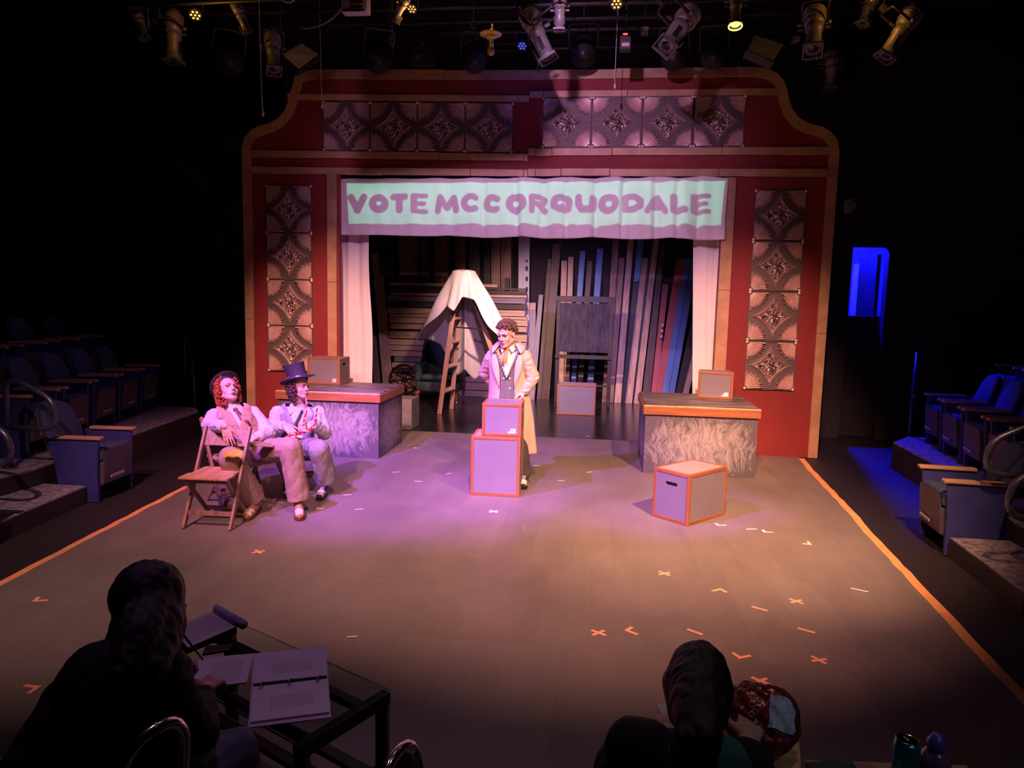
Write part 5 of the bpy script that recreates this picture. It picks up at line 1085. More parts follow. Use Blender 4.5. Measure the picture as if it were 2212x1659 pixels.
def fixture(kind, rear, front, Y, dY, label, s=1.0, roll=0.0, cat=None):
    """rear and front are points of the sight lines; dY is how much nearer the front end is"""
    a = at(*rear, Y); b = at(*front, Y-dY); d = (b-a).normalized(); L = (b-a).length
    z = d; up = Vector((0, 0, 1)); x = up.cross(z) if abs(z.z) < .98 else Vector((1, 0, 0)); x.normalize(); y = z.cross(x)
    if y.z < 0: x, y = -x, -y
    Mr = Matrix((x, y, z)).transposed().to_4x4() @ Matrix.Rotation(roll, 4, 'Z')
    base = {'ers': .64, 'par': .42, 'led': .17}[kind]; k = (L/base)*s*(.82 if kind == 'ers' else 1.0)
    if kind not in PROTO: PROTO[kind] = {'ers': make_ers, 'par': make_par, 'led': make_led}[kind](); o = PROTO[kind]; 
    else:
        o = dup(PROTO[kind], (0, 0, 0))
        for c in KIDS(o):
            if c.name.startswith(('drop_rod', 'lit_lens', 'led_lens')): bpy.data.objects.remove(c, do_unlink=True)
    mid = {'ers': .34, 'par': .22, 'led': .12}[kind]*k
    o.location = a+d*(mid if kind != 'ers' else L/2+.02*k); o.rotation_euler = Mr.to_euler(); o.scale = (k,)*3; o['label'] = label
    Mw = Matrix.Translation(o.location) @ Mr @ Matrix.Scale(k, 4); yl = Vector((0, {'ers': .30, 'par': .24, 'led': .20}[kind], {'ers': -.12, 'par': -.06, 'led': -.04}[kind])); pw_ = Mw @ yl; iv = Mw.inverted()
    MB().tube([iv @ pw_, iv @ Vector((pw_.x, pw_.y, 6.18))], .010/k, 6).build('drop_rod', M_PIPE, o, world=False)
    o['group'] = {'ers': 'profile spotlights in the grid', 'par': 'par cans in the grid', 'led': 'LED pars in the grid'}[kind]
    return o
fixture('ers', (366, 8), (383, 147), 7.6, .05, 'brownish profile spotlight hanging at the upper left, pointing down')
fixture('ers', (500, -12), (540, 80), 7.3, -.1, 'dim profile spotlight with slatted gel frame, left of the long white cord')
fixture('ers', (586, 62), (593, 163), 7.9, .25, 'profile spotlight with its open front showing, right of the long white cord')
fixture('ers', (890, -30), (846, 52), 7.0, -.1, 'profile spotlight with bright slatted front at the top, left of the microphone')
fixture('ers', (1128, 0), (1192, 142), 7.5, .05, 'large dark profile spotlight tilted right, beside the blue LED')
fixture('ers', (1205, -28), (1213, 76), 7.1, 0, 'profile spotlight with comb-like front, above the large tilted one')
fixture('ers', (1506, 10), (1428, 112), 7.6, .40, 'silver-lit profile spotlight aimed to the left and towards the audience', roll=.5)
fixture('ers', (1762, 5), (1755, 122), 7.6, .35, 'amber-lit profile spotlight facing the audience, right of the flat grey panel')
fixture('ers', (1990, 0), (1902, 138), 7.3, .05, 'long orange-edged profile spotlight at the far upper right')
fixture('ers', (1795, 92), (1795, 205), 9.3, 0, 'dim long profile spotlight hanging beside the right corner of the proscenium')
fixture('ers', (285, 0), (318, 92), 7.7, 0, 'faint profile spotlight at the far upper left')
fixture('ers', (1895, -25), (1858, 60), 7.8, .1, 'dark profile spotlight just left of the long orange-edged one')
ys_ = fixture('ers', (1592, -40), (1588, 66), 7.2, .12, 'profile spotlight with a glowing yellow front ring at the top right')
lit = MB().tube([(.094*math.cos(2*PI*k/24), .094*math.sin(2*PI*k/24), .304) for k in range(24)], .011, 6, True).lathe([(.070, .276), (.069, .279), (.001, .280)], 20).build('lit_lens', emitter('yellow_lens_glow', (1.0, .82, .16), 2.2), ys_, world=False)
for r_, f_, Y, lab in [((490, 105), (500, 155), 8.6, 'dark par can at the upper left above the proscenium corner'), ((812, 100), (822, 150), 8.8, 'dark par can above the left tin tiles'), ((1022, 105), (1026, 150), 8.8, 'dark par can just left of the hanging microphone'),
                        ((1262, 85), (1258, 140), 8.9, 'dark par can between the tilted spotlight and the red-lit box'), ((1462, 95), (1452, 145), 8.8, 'dark par can under the silver-lit spotlight'), ((1545, 92), (1540, 142), 8.7, 'dark par can between the silver-lit spotlight and the grey panel')]:
    fixture('par', r_, f_, Y, .35, lab)
def led(px, py, Y, col, n, label, s=1.0):
    o = fixture('led', (px+2, py-22), (px, py), Y, .10, label, .68*s); m = emitter('led_%s_%d' % (n, px), col, 2.4)
    for k in range(7):
        a = 2*PI*k/6; r = 0 if k == 6 else .055; MB().ell((r*math.cos(a), r*math.sin(a), .052), (.017, .017, .008), None, 10, 6).build('led_lens', m, o, world=False)
    p = org(o); d_ = bpy.data.lights.new('led_glow', 'POINT'); d_.color = col; d_.energy = 3.0; d_.shadow_soft_size = .03; l_ = bpy.data.objects.new('led_glow', d_); COL.objects.link(l_); l_.location = at(px, py+9, Y-.30)
AMB = (1.0, .42, .07)
led(421, 40, 7.4, AMB, 'amber', 'lit amber LED par at the upper left, between two dark spotlights'); led(889, 30, 7.4, AMB, 'amber', 'lit amber LED par left of the hanging microphone', .8); led(1331, 16, 7.3, AMB, 'amber', 'lit amber LED par at the top, left of the silver-lit spotlight'); led(1885, 8, 7.4, AMB, 'amber', 'lit amber LED par at the top, above the long orange-edged spotlight', .6)
led(1127, 108, 8.6, (.03, .08, 1.0), 'blue', 'lit blue LED par right of the hanging microphone', .9)
def panel(cs, Y, tilt, label):             # flat grey-faced flood
    P = [at(x, y, Y+dy) for (x, y), dy in zip(cs, tilt)]; c = sum(P, Vector())/4; n = (P[1]-P[0]).cross(P[3]-P[0]).normalized(); n = n if n.y > 0 else -n
    t = thing('flat_flood_light', label, 'stage light', c, 0, 'flat grey floods'); k = n*.10
    MB().hexa([*P, *[p+k for p in P]]).build('housing', M_FIX, t); q = [c+(p-c)*.93-n*.004 for p in P]; MB().add(q, [(0, 1, 2, 3)]).build('face', mat('grey_diffuser', (.60, .57, .57), .6), t)
    MB().tube([c+n*.1, Vector((c.x+n.x*.15, c.y+n.y*.15, 6.2))], .014, 8).build('hanger', M_FIX, t)
panel([(607, 118), (652, 92), (692, 118), (645, 152)], 8.4, (0, .2, .2, 0), 'flat grey diamond-set panel light above the left proscenium corner')
panel([(1612, 108), (1628, 74), (1696, 96), (1672, 134)], 8.5, (0, .2, .2, 0), 'flat grey panel light tilted above the right proscenium corner')
# hanging microphone with brass ring
M_BRASS = mat('brass', (.85, .62, .14), .35, .35); my = 8.0; mt, mbm = at(1064, -10, my), at(1061, 118, my)
mk = thing('hanging_microphone', 'old brass microphone on a rod with a brass ring, hanging at top centre', 'microphone', mbm); S_ = 8.0/FPX; up_ = Vector((0, 0, 1)); c0 = at(1061, 107, my)
MB().tube([at(1064, -40, my), at(1063, 55, my)], .006, 6).build('cable', M_PIPE, mk, True)
MB().tube([at(1063, 52, my), at(1063, 62, my), at(1063, 66, my)], [.010, .014, .010], 10).build('connector', M_BRASS, mk, True)
MB().tube([at(1062, 62, my), at(1062, 84, my), at(1061, 104, my)], [.016, .019, .026], 14).build('handle', M_BRASS, mk, True)
MB().ell(at(1061, 111, my), (.040, .040, .048)).build('grille', mat('brass_grille', (.62, .50, .20), .45, .6, .2, 200, .6, 300), mk, True)
rc_ = at(1060, 74, my); MB().lathe([(.05, -.018), (.115, -.008), (.122, 0), (.115, .008), (.05, .012)], 28, Matrix.Translation(rc_)).build('brass_ring', M_BRASS, mk, True)
MB().lathe([(.05, 0), (.055, -.02), (.04, -.035), (.03, -.036)], 20, Matrix.Translation(rc_-Vector((0, 0, .015)))).build('brass_collar', M_BRASS, mk, True)
spot('microphone_downlight', (rc_.x+.05, my-.35, 6.1), rc_, (1.0, .78, .25), 22, 14, .8)
# pull cords
M_CORD = mat('white_cord_cotton', (.62, .58, .58), .8)
def cord(pts, Y, label, w=.006, tip=True):
    t = thing('pull_cord', label, 'cord', at(*pts[-1], Y), 0, 'cords hanging from the grid'); MB().tube([Vector((at(*pts[0], Y).x, Y, 6.2))]+[at(x, y, Y) for x, y in pts], w, 6).build('cord', M_CORD, t, True)
    if tip: e = at(*pts[-1], Y); MB().lathe([(.004, .03), (.011, .01), (.013, -.02), (.006, -.035)], 10, Matrix.Translation(e)).build('toggle', M_CORD, t, True)
cord([(559, -15), (561, 60), (563, 130), (565, 200), (568, 244)], 7.0, 'longest white cord hanging at the left, ending above the proscenium shoulder', .005)
cord([(691, 60), (693, 120), (694, 180), (696, 228)], 8.4, 'thin cord hanging in front of the first left tin tile', .004)
cord([(1334, 40), (1331, 100), (1329, 150), (1328, 185)], 8.4, 'thin cord hanging near the red-lit box', .004)
cord([(320, -10), (321, 62)], 7.4, 'short thin cord at the far upper left', .003, False)
# cables, carabiners, small boxes
def cable(pts, Y, label, r=.010, m=None, top=True):
    P = [at(x, y, Y) for x, y in pts]; Q = []
    for i in range(len(P)-1):
        p0, p1, p2, p3 = P[max(i-1, 0)], P[i], P[i+1], P[min(i+2, len(P)-1)]
        for k in range(6):
            t_ = k/6; Q.append(.5*((2*p1)+(p2-p0)*t_+(2*p0-5*p1+4*p2-p3)*t_*t_+(3*p1-p0-3*p2+p3)*t_**3))
    if top: Q = [Vector((P[0].x, P[0].y, 6.2))]+Q
    o = MB().tube(Q+[P[-1]], r, 6).build('cable', m or M_PIPE, None, True); tag(o, label, 'cable', 'cables in the grid')
M_CAB = mat('grey_cable', (.16, .14, .16), .5)
cable([(748, 5), (720, 38), (690, 55), (660, 62), (648, 58)], 7.6, 'grey cable sagging from the white-lit box to a connector at the left', .011, M_CAB)
cable([(730, 10), (712, 55), (690, 78), (655, 80), (615, 78)], 7.8, 'thin dark cable looping under the grey one', .007)
cable([(600, -10), (614, 3), (628, 5), (642, -8)], 7.0, 'white cable loop at the top edge, right of the long cord', .008, mat('white_cable', (.6, .58, .6), .5))
cable([(975, 45), (985, 75), (1005, 90), (1025, 85), (1040, 75)], 8.3, 'dark cable sagging left of the microphone', .008)
cable([(400, 75), (415, 110), (440, 124), (455, 125)], 8.0, 'thin dark cable below the amber LED at the left', .005)
cable([(1112, -10), (1122, 30), (1140, 52), (1160, 50), (1172, 30)], 7.4, 'thick dark cable draped over the large tilted spotlight', .012)
cable([(700, 110), (740, 122), (780, 118), (815, 105)], 8.8, 'thin cable sagging between two par cans at the left', .005)
def carab(px, py, Y, label):
    c = at(px, py, Y); o = MB().tube([(c.x+.022*math.cos(t), c.y, c.z+.045*math.sin(t)) for t in [2*PI*k/16 for k in range(16)]], .005, 6, True).tube([(c.x, c.y, c.z+.045), (c.x, c.y, 6.2)], .0025, 5).build('carabiner', M_GEL, None, True); tag(o, label, 'carabiner', 'steel loops in the grid')
carab(606, 72, 7.9, 'steel carabiner above the open-fronted spotlight'); carab(1023, 52, 7.7, 'steel loop left of the hanging microphone'); carab(847, 90, 7.7, 'steel loop under the slatted bright spotlight'); carab(1165, 147, 8.2, 'steel loop at the tip of the large tilted spotlight')
def rigbox(x0, y0, x1, y1, Y, m, label, extra=None):
    a, b = at(x0, y1, Y), at(x1, y0, Y); c = (a+b)/2; t = thing('dimmer_box', label, 'box', c, 0, 'small boxes in the grid')
    MB().box(a.x, b.x, Y, Y+.12, a.z, b.z).build('case', m, t, bevel=.008)
    for n, (q0, q1, q2, q3), mm in (extra or []):
        e, f_ = at(q0, q3, Y-.004), at(q2, q1, Y-.004); MB().box(e.x, f_.x, Y-.008, Y-.001, e.z, f_.z).build(n, mm, t)
    MB().tube([(c.x, Y+.06, b.z), (c.x, Y+.06, 6.2)], .012, 6).build('hanger', M_FIX, t)
rigbox(737, -30, 793, 26, 7.2, mat('lilac_grey_case', (.42, .38, .46), .5), 'pale grey box fixture at the top edge, left of centre', [('dark_fitting', (757, 2, 783, 7), M_FIX), ('dark_fitting', (757, 12, 783, 17), M_FIX), ('dark_front', (742, 19, 786, 25), M_FIX)])
rigbox(1338, 76, 1364, 106, 8.0, M_FIX, 'small black box with a red display', [('red_display', (1346, 72, 1356, 75), emitter('red_display_glow', (1, .05, .05), 5)), ('pale_label', (1343, 92, 1360, 100), mat('pink_label', (.6, .4, .4), .6))])
rigbox(886, 100, 940, 142, 8.9, M_FIX, 'black box with small paper labels above the left tin tiles', [('paper_label', (897, 117, 911, 127), M_GEL), ('paper_label', (905, 94, 920, 98), M_GEL)])
rigbox(1385, 56, 1402, 70, 8.4, M_GEL, 'small grey box left of the silver-lit spotlight')
rigbox(1592, 130, 1606, 144, 9.2, M_GEL, 'small pale box just above the proscenium, right of centre')
rigbox(1712, 76, 1730, 88, 8.5, M_GEL, 'small grey box left of the amber-lit spotlight')
pl_ = at(1833, 446, 10.5); o = MB().box(pl_.x-.03, pl_.x+.03, 10.44, 10.6, pl_.z-.09, pl_.z+.09).box(pl_.x-.01, pl_.x+.09, 10.47, 10.6, pl_.z-.03, pl_.z+.05).build('wall_bracket', mat('pale_bracket', (.35, .32, .42), .6)); tag(o, 'small pale bracket on the black wall right of the proscenium', 'bracket')
# ------------------------------------------------------------------ the production desk in the foreground
TZ = 0.50
M_BLKM = mat('black_table_metal', (0.018, 0.016, 0.018), 0.4, 0.3)
def glass_mat():
    m = bpy.data.materials.new('clear_table_glass'); m.use_nodes = True; N, L, b = nodes_of(m)
    b.inputs['Base Color'].default_value = (0.75, 0.85, 0.82, 1); b.inputs['Roughness'].default_value = 0.02; b.inputs['Transmission Weight'].default_value = 1.0; b.inputs['IOR'].default_value = 1.05
    return m
Bc, Cc, Fc = ground(845, 1490, TZ), ground(650, 1612, TZ), ground(530, 1350, TZ)
ul = (Fc-Bc).normalized(); us = Vector((ul.y, -ul.x, 0)); us = us if us.dot(Cc-Bc) > 0 else -us
Wt = (Cc-Bc).dot(us); Lt = 0.92
def tb_(a, b, z): return Bc+ul*a+us*b+Vector((0, 0, z-TZ))
gt = thing('glass_table', 'low glass-topped table with a black metal frame in the foreground', 'table', tb_(Lt/2, Wt/2, 0))
MB().hexa([tb_(0, 0, TZ-.008), tb_(Lt, 0, TZ-.008), tb_(Lt, Wt, TZ-.008), tb_(0, Wt, TZ-.008), tb_(0, 0, TZ), tb_(Lt, 0, TZ), tb_(Lt, Wt, TZ), tb_(0, Wt, TZ)]).build('glass_top', glass_mat(), gt)
def tbar(a0, b0, a1, b1, z, w=.03, h=.045): MB().bar(tb_(a0, b0, z), tb_(a1, b1, z), w, h).build('frame_rail', M_BLKM, gt, bevel=.003)
tbar(.02, 0, .02, Wt, TZ-.032, .036); tbar(Lt-.02, 0, Lt-.02, Wt, TZ-.032, .036); tbar(.04, .10, Lt-.04, .10, TZ-.032, .04, .025); tbar(.04, Wt-.06, Lt-.04, Wt-.06, TZ-.032, .03, .025)
tbar(.02, .08, Lt-.02, .08, .22, .05, .02); tbar(.02, Wt*.5, Lt-.02, Wt*.5, .22, .05, .02)
for a in (.02, Lt-.02):
    for b_ in (.022, Wt-.022): MB().bar(tb_(a, b_, .001), tb_(a, b_, TZ-.056), .04, .04, (1, 0, 0)).build('leg', M_BLKM, gt, bevel=.003)
    MB().bar(tb_(a, .04, .22), tb_(a, Wt-.04, .22), .03, .02).build('cross_bar', M_BLKM, gt)
M_PAPER = mat('white_paper', (.72, .70, .74), .8, 0, .02); 
def printed(name, sc, ax, lo, hi):
    """a page with lines of small illegible print inside a block"""
    m = bpy.data.materials.new(name); m.use_nodes = True; N, L, b = nodes_of(m); tc = N.new('ShaderNodeTexCoord'); sp = N.new('ShaderNodeSeparateXYZ'); L.new(tc.outputs['UV'], sp.inputs[0])
    def mm(op, a, b_):
        n = N.new('ShaderNodeMath'); n.operation = op
        for i, x in enumerate((a, b_)):
            if isinstance(x, (int, float)): n.inputs[i].default_value = x
            else: L.new(x, n.inputs[i])
        return n.outputs[0]
    g = sp.outputs[0 if ax == 'x' else 1]; o_ = sp.outputs[1 if ax == 'x' else 0]
    ns = N.new('ShaderNodeTexNoise'); ns.inputs['Scale'].default_value = 26; mp = N.new('ShaderNodeMapping'); mp.inputs['Scale'].default_value = (1, .12, 1) if ax == 'x' else (.12, 1, 1); L.new(tc.outputs['UV'], mp.inputs[0]); L.new(mp.outputs[0], ns.inputs[0])
    wv = mm('GREATER_THAN', mm('SINE', mm('MULTIPLY', g, sc), 0), .15); blk = mm('MULTIPLY', mm('GREATER_THAN', g, lo[0]), mm('LESS_THAN', g, hi[0])); bl2 = mm('MULTIPLY', mm('GREATER_THAN', mm('ADD', o_, mm('MULTIPLY', ns.outputs[0], .16)), lo[1]), mm('LESS_THAN', mm('ADD', o_, mm('MULTIPLY', ns.outputs[0], .1)), hi[1]))
    f = mm('MULTIPLY', mm('MULTIPLY', wv, .45), mm('MULTIPLY', blk, bl2)); mx = N.new('ShaderNodeMixRGB'); L.new(f, mx.inputs[0]); mx.inputs[1].default_value = (.72, .70, .74, 1); mx.inputs[2].default_value = (.12, .11, .13, 1)
    L.new(mx.outputs[0], b.inputs['Base Color']); b.inputs['Roughness'].default_value = .8; return m
def quad_px(c, z, th): P = [ground(x, y, z) for x, y in c]; return P+[p+Vector((0, 0, th)) for p in P]
def flat_part(c, z, th, name, m, root):
    o = MB().hexa(quad_px(c[::-1], z, th)).build(name, m, root); return page_uv(o)
def page_uv(o):                           # corners come in as bottom-left, bottom-right, top-right, top-left
    uv = o.data.uv_layers.new(name='page'); C4 = [(0, 0), (1, 0), (1, 1), (0, 1)]
    for l in o.data.loops: uv.data[l.index].uv = C4[l.vertex_index % 4]
    return o
zb = TZ+.001
bd = thing('ring_binder', 'open ring binder with printed script pages on the glass table', 'binder', ground(625, 1485, zb))
flat_part([(548, 1414), (704, 1397), (715, 1552), (536, 1574)], zb, .004, 'cover', mat('white_vinyl', (.62, .60, .64), .4), bd)
flat_part([(552, 1417), (703, 1401), (706, 1464), (547, 1482)], zb+.005, .010, 'page_stack', printed('script_page_upper', 230, 'x', (.24, .30), (.80, .62)), bd)
flat_part([(547, 1487), (707, 1469), (711, 1541), (541, 1563)], zb+.005, .006, 'page_stack', printed('script_page_lower', 230, 'x', (.24, .36), (.80, .70)), bd)
rg = flat_part([(547, 1482), (706, 1464), (707, 1469), (547, 1487)], zb+.004, .004, 'spine_plate', M_BLKM, bd)
for x, y in ((566, 1483), (627, 1476), (688, 1469)):
    c = ground(x, y, zb+.012); MB().tube([c+us*0+Vector((0, .017*math.cos(t), .016*math.sin(t))) for t in [PI*k/8 for k in range(9)]], .0022, 6).build('ring', mat('steel', (0.45, 0.44, 0.46), 0.3, 0.9), rg, True)
o = MB().hexa(quad_px([(400, 1490), (533, 1477), (549, 1414), (432, 1424)], zb, .005)).build('script_page', printed('script_page_side', 190, 'x', (.30, .15), (.85, .80))); page_uv(o); tag(o, 'loose printed sheets left of the binder, under the writing hand', 'paper')
npd = thing('notepad', 'notepad with its top pages rolled back at the far end of the glass table', 'notepad', ground(455, 1357, zb))
flat_part([(372, 1362), (470, 1316), (526, 1349), (406, 1402)], zb, .006, 'page', printed('handwritten_page', 150, 'y', (.12, .12), (.88, .85)), npd)
r0, r1 = ground(468, 1314, zb+.018), ground(527, 1350, zb+.018); MB().tube([r0, r1], .018, 14).build('rolled_pages', mat('lavender_paper', (.50, .46, .72), .8), npd, True)
o = MB().hexa(quad_px([(437, 1418), (492, 1409), (502, 1397), (445, 1400)], zb, .012)).build('phone_case', M_BLKM, bevel=.003); tag(o, 'dark case lying on the glass table between notepad and binder', 'case')
# ---------- the two people watching, seen from behind
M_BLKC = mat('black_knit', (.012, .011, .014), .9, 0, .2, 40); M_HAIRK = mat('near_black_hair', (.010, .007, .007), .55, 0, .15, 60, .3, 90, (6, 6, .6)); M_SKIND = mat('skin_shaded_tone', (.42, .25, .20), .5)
wy = 1.72; hc = at(325, 1318, wy); W_ = person('seated person with long dark hair and black sweater writing at the glass table', (hc.x, 1.6, 0))
nk = at(300, 1425, 1.62); ls, rs = at(358, 1482, 1.62), at(190, 1486, 1.50); pv = Vector((nk.x-.10, 1.42, .52)); hh = ground(468, 1478, TZ+.03); pw = ground(398, 1428, TZ+.09)
eL = at(425, 1590, 1.68); eR = Vector((rs.x+.05, rs.y+.18, .62)); wL = hh+Vector((.0, -.075, .025)); wR = pw+Vector((-.06, -.05, .01))
Rm = frame((.45, .80, -.42), (0, .2, 1)); b = MB(); T = head(b, hc, Rm, .95); chain(b, [hc+Rm @ Vector((0, .01, -.05)), nk], [.05, .055]); chain(b, [nk, nk.lerp(pv, .45), pv], [.08, .125, .14]); b.cap(rs, ls, .05, .05)
hipL, hipR = pv+Vector((.09, .02, -.02)), pv+Vector((-.09, .0, -.02)); kL, kR = hipL+Vector((.12, .42, -.02)), hipR+Vector((.0, .44, -.02)); aL, aR = Vector((kL.x, kL.y+.0, .09)), Vector((kR.x, kR.y-.02, .09))
chain(b, [ls, eL, wL], [.046, .038, .027]); chain(b, [rs, eR, wR], [.046, .038, .027]); chain(b, [hipL, kL, aL], [.085, .06, .042]); chain(b, [hipR, kR, aR], [.085, .06, .042])
hand(b, wL, (-.05, 1, -.1), (.1, 0, 1), (-1, .2, 0), .95, .95); hand(b, wR, (.75, .6, -.05), (-.2, .1, 1), (-.4, .8, .2), .7, .95)
blob(b, .006, 3).build('body', M_SKIND, W_, True); face(W_, T, Rm, .95, 'shut')
s_ = MB(); chain(s_, [nk, nk.lerp(pv, .45), pv], [.095, .155, .165]); s_.cap(rs, ls, .075, .072); s_.cap(rs.lerp(nk, .3), pv+Vector((-.06, 0, .05)), .10, .15); s_.cap(ls.lerp(nk, .4), pv+Vector((.04, 0, .05)), .09, .13)
chain(s_, [ls, eL, wL+(eL-wL)*.22], [.066, .056, .040]); chain(s_, [rs, eR, wR+(eR-wR)*.15], [.076, .062, .044]); blob(s_, .008, 5, .010, 12).build('sweater', M_BLKC, W_, True)
t = MB(); t.cap(hipL, hipR, .12, .12); chain(t, [hipL, kL, aL], [.11, .085, .07]); chain(t, [hipR, kR, aR], [.11, .085, .07]); blob(t, .009, 4, .008, 12).build('trousers', mat('dark_denim', (.10, .10, .17), .85), W_, True)
def long_hair(name, hc, Rm, s, pts, root, m):
    h = MB(); E = lambda p, r: h.ell(Vector(hc)+Rm @ (Vector(p)*s), tuple(k*s for k in r), Rm); E((0, .022, .040), (.083, .100, .094))
    for chn, rs_ in pts: chain(h, chn, rs_)
    return blob(h, .006, 5, .005, 30, (1, 1, .12)).build('hair', m, root, True)
H_ = lambda px, py, Y: at(px, py, Y)
long_hair('hair', hc, Rm, 1.0, [([H_(300, 1288, 1.72), H_(284, 1360, 1.64), H_(262, 1445, 1.55)], [.052, .056, .05]), ([H_(322, 1305, 1.69), H_(298, 1375, 1.60), H_(272, 1450, 1.53)], [.066, .070, .060]), ([H_(342, 1305, 1.72), H_(342, 1370, 1.66), H_(325, 1445, 1.57)], [.066, .064, .052]), ([H_(372, 1300, 1.80), H_(378, 1350, 1.76), H_(372, 1415, 1.72)], [.036, .032, .018])], W_, M_HAIRK)
pn0 = wR+Vector((.05, .07, .02)); o = MB().tube([pn0+Vector((.05, .03, -.05)), pn0+Vector((-.06, .05, .06))], [.003, .005], 8).build('pen', M_BLKM, None, True); tag(o, 'dark pen in the hand of the person writing at the table', 'pen')
for q in (aL, aR):
    up, sole, toe, P_ = shoe(q.x, q.y-.05, .002, (0.1, 1)); oo = blob(up, .007, 3).build('shoe', M_BLKM, W_, True); sole.build('sole', M_BLKM, oo)
# the other one, on the right
hc = at(1507, 1492, 1.66); V_ = person('seated person with straight dark hair and black top beside the snack bag', (hc.x, 1.55, 0))
nk = at(1512, 1600, 1.52); rs, ls = at(1355, 1625, 1.46), at(1640, 1668, 1.50); pv = Vector((nk.x-.02, 1.28, .46)); Rm = frame((-.10, .85, -.5), (0, .3, 1)); b = MB(); T = head(b, hc, Rm, .88)
eR, eL = rs+Vector((-.03, .12, -.20)), ls+Vector((.02, .14, -.18)); wR, wL = at(1440, 1585, 1.86), at(1618, 1600, 1.86)
chain(b, [hc+Rm @ Vector((0, .01, -.05)), nk], [.046, .052]); chain(b, [nk, nk.lerp(pv, .5), pv], [.062, .110, .13]); b.cap(rs, ls, .044, .044); b.cap(rs.lerp(nk, .4)+Vector((0, .0, -.03)), ls.lerp(nk, .4)+Vector((0, .0, -.03)), .056, .056)
chain(b, [rs, eR, wR], [.044, .036, .026]); chain(b, [ls, eL, wL], [.044, .036, .026]); hipL, hipR = pv+Vector((.09, .02, 0)), pv+Vector((-.09, .02, 0)); kL, kR = hipL+Vector((.04, .42, .02)), hipR+Vector((-.04, .42, .02)); aL, aR = Vector((kL.x, kL.y+.05, .09)), Vector((kR.x, kR.y+.05, .09))
chain(b, [hipL, kL, aL], [.08, .058, .04]); chain(b, [hipR, kR, aR], [.08, .058, .04]); hand(b, wL, (.25, 1, .05), (.3, 0, 1), (-1, .2, 0), .5, .92); hand(b, wR, (.1, 1, .1), (-.3, 0, 1), (1, .1, 0), .6, .92)
blob(b, .006, 3).build('body', M_SKIND, V_, True); face(V_, T, Rm, .88, 'shut')
s_ = MB(); chain(s_, [nk.lerp(pv, .38), nk.lerp(pv, .6), pv], [.125, .135, .145]); chain(s_, [rs.lerp(nk, .12), rs+(eR-rs)*.55], [.072, .062]); chain(s_, [ls.lerp(nk, .12), ls+(eL-ls)*.35], [.056, .050]); s_.cap(rs.lerp(nk, .25), nk.lerp(pv, .45), .066, .12); s_.cap(ls.lerp(nk, .25), nk.lerp(pv, .45), .054, .12)
s_.cap(rs+Vector((0, -.02, -.05)), ls+Vector((0, -.02, -.05)), .064, .064)
blob(s_, .008, 6, .006, 10).build('cardigan', M_BLKC, V_, True)
s_ = MB(); chain(s_, [nk+Vector((0, -.015, -.035)), nk.lerp(pv, .5)+Vector((0, -.012, 0))], [.082, .122]); s_.cap(rs.lerp(nk, .55)+Vector((0, -.02, -.02)), ls.lerp(nk, .55)+Vector((0, -.02, -.02)), .066, .066); blob(s_, .008, 5).build('inner_top', mat('dark_teal_jersey', (.02, .17, .22), .85), V_, True)
t = MB(); t.cap(hipL, hipR, .115, .115); chain(t, [hipL, kL, aL], [.10, .08, .065]); chain(t, [hipR, kR, aR], [.10, .08, .065]); blob(t, .010, 4).build('trousers', M_BLKC, V_, True)
long_hair('hair', hc, Rm, .86, [([H_(1507, 1480, 1.60), H_(1508, 1545, 1.50), H_(1514, 1600, 1.42)], [.068, .060, .040]), ([H_(1475, 1480, 1.66), H_(1478, 1545, 1.60)], [.052, .038]), ([H_(1540, 1480, 1.66), H_(1540, 1560, 1.60)], [.050, .036])], V_, M_HAIRK)
for q in (aL, aR):
    up, sole, toe, P_ = shoe(q.x, q.y-.05, .002, (0, 1)); oo = blob(up, .007, 3).build('shoe', M_BLKM, V_, True); sole.build('sole', M_BLKM, oo)
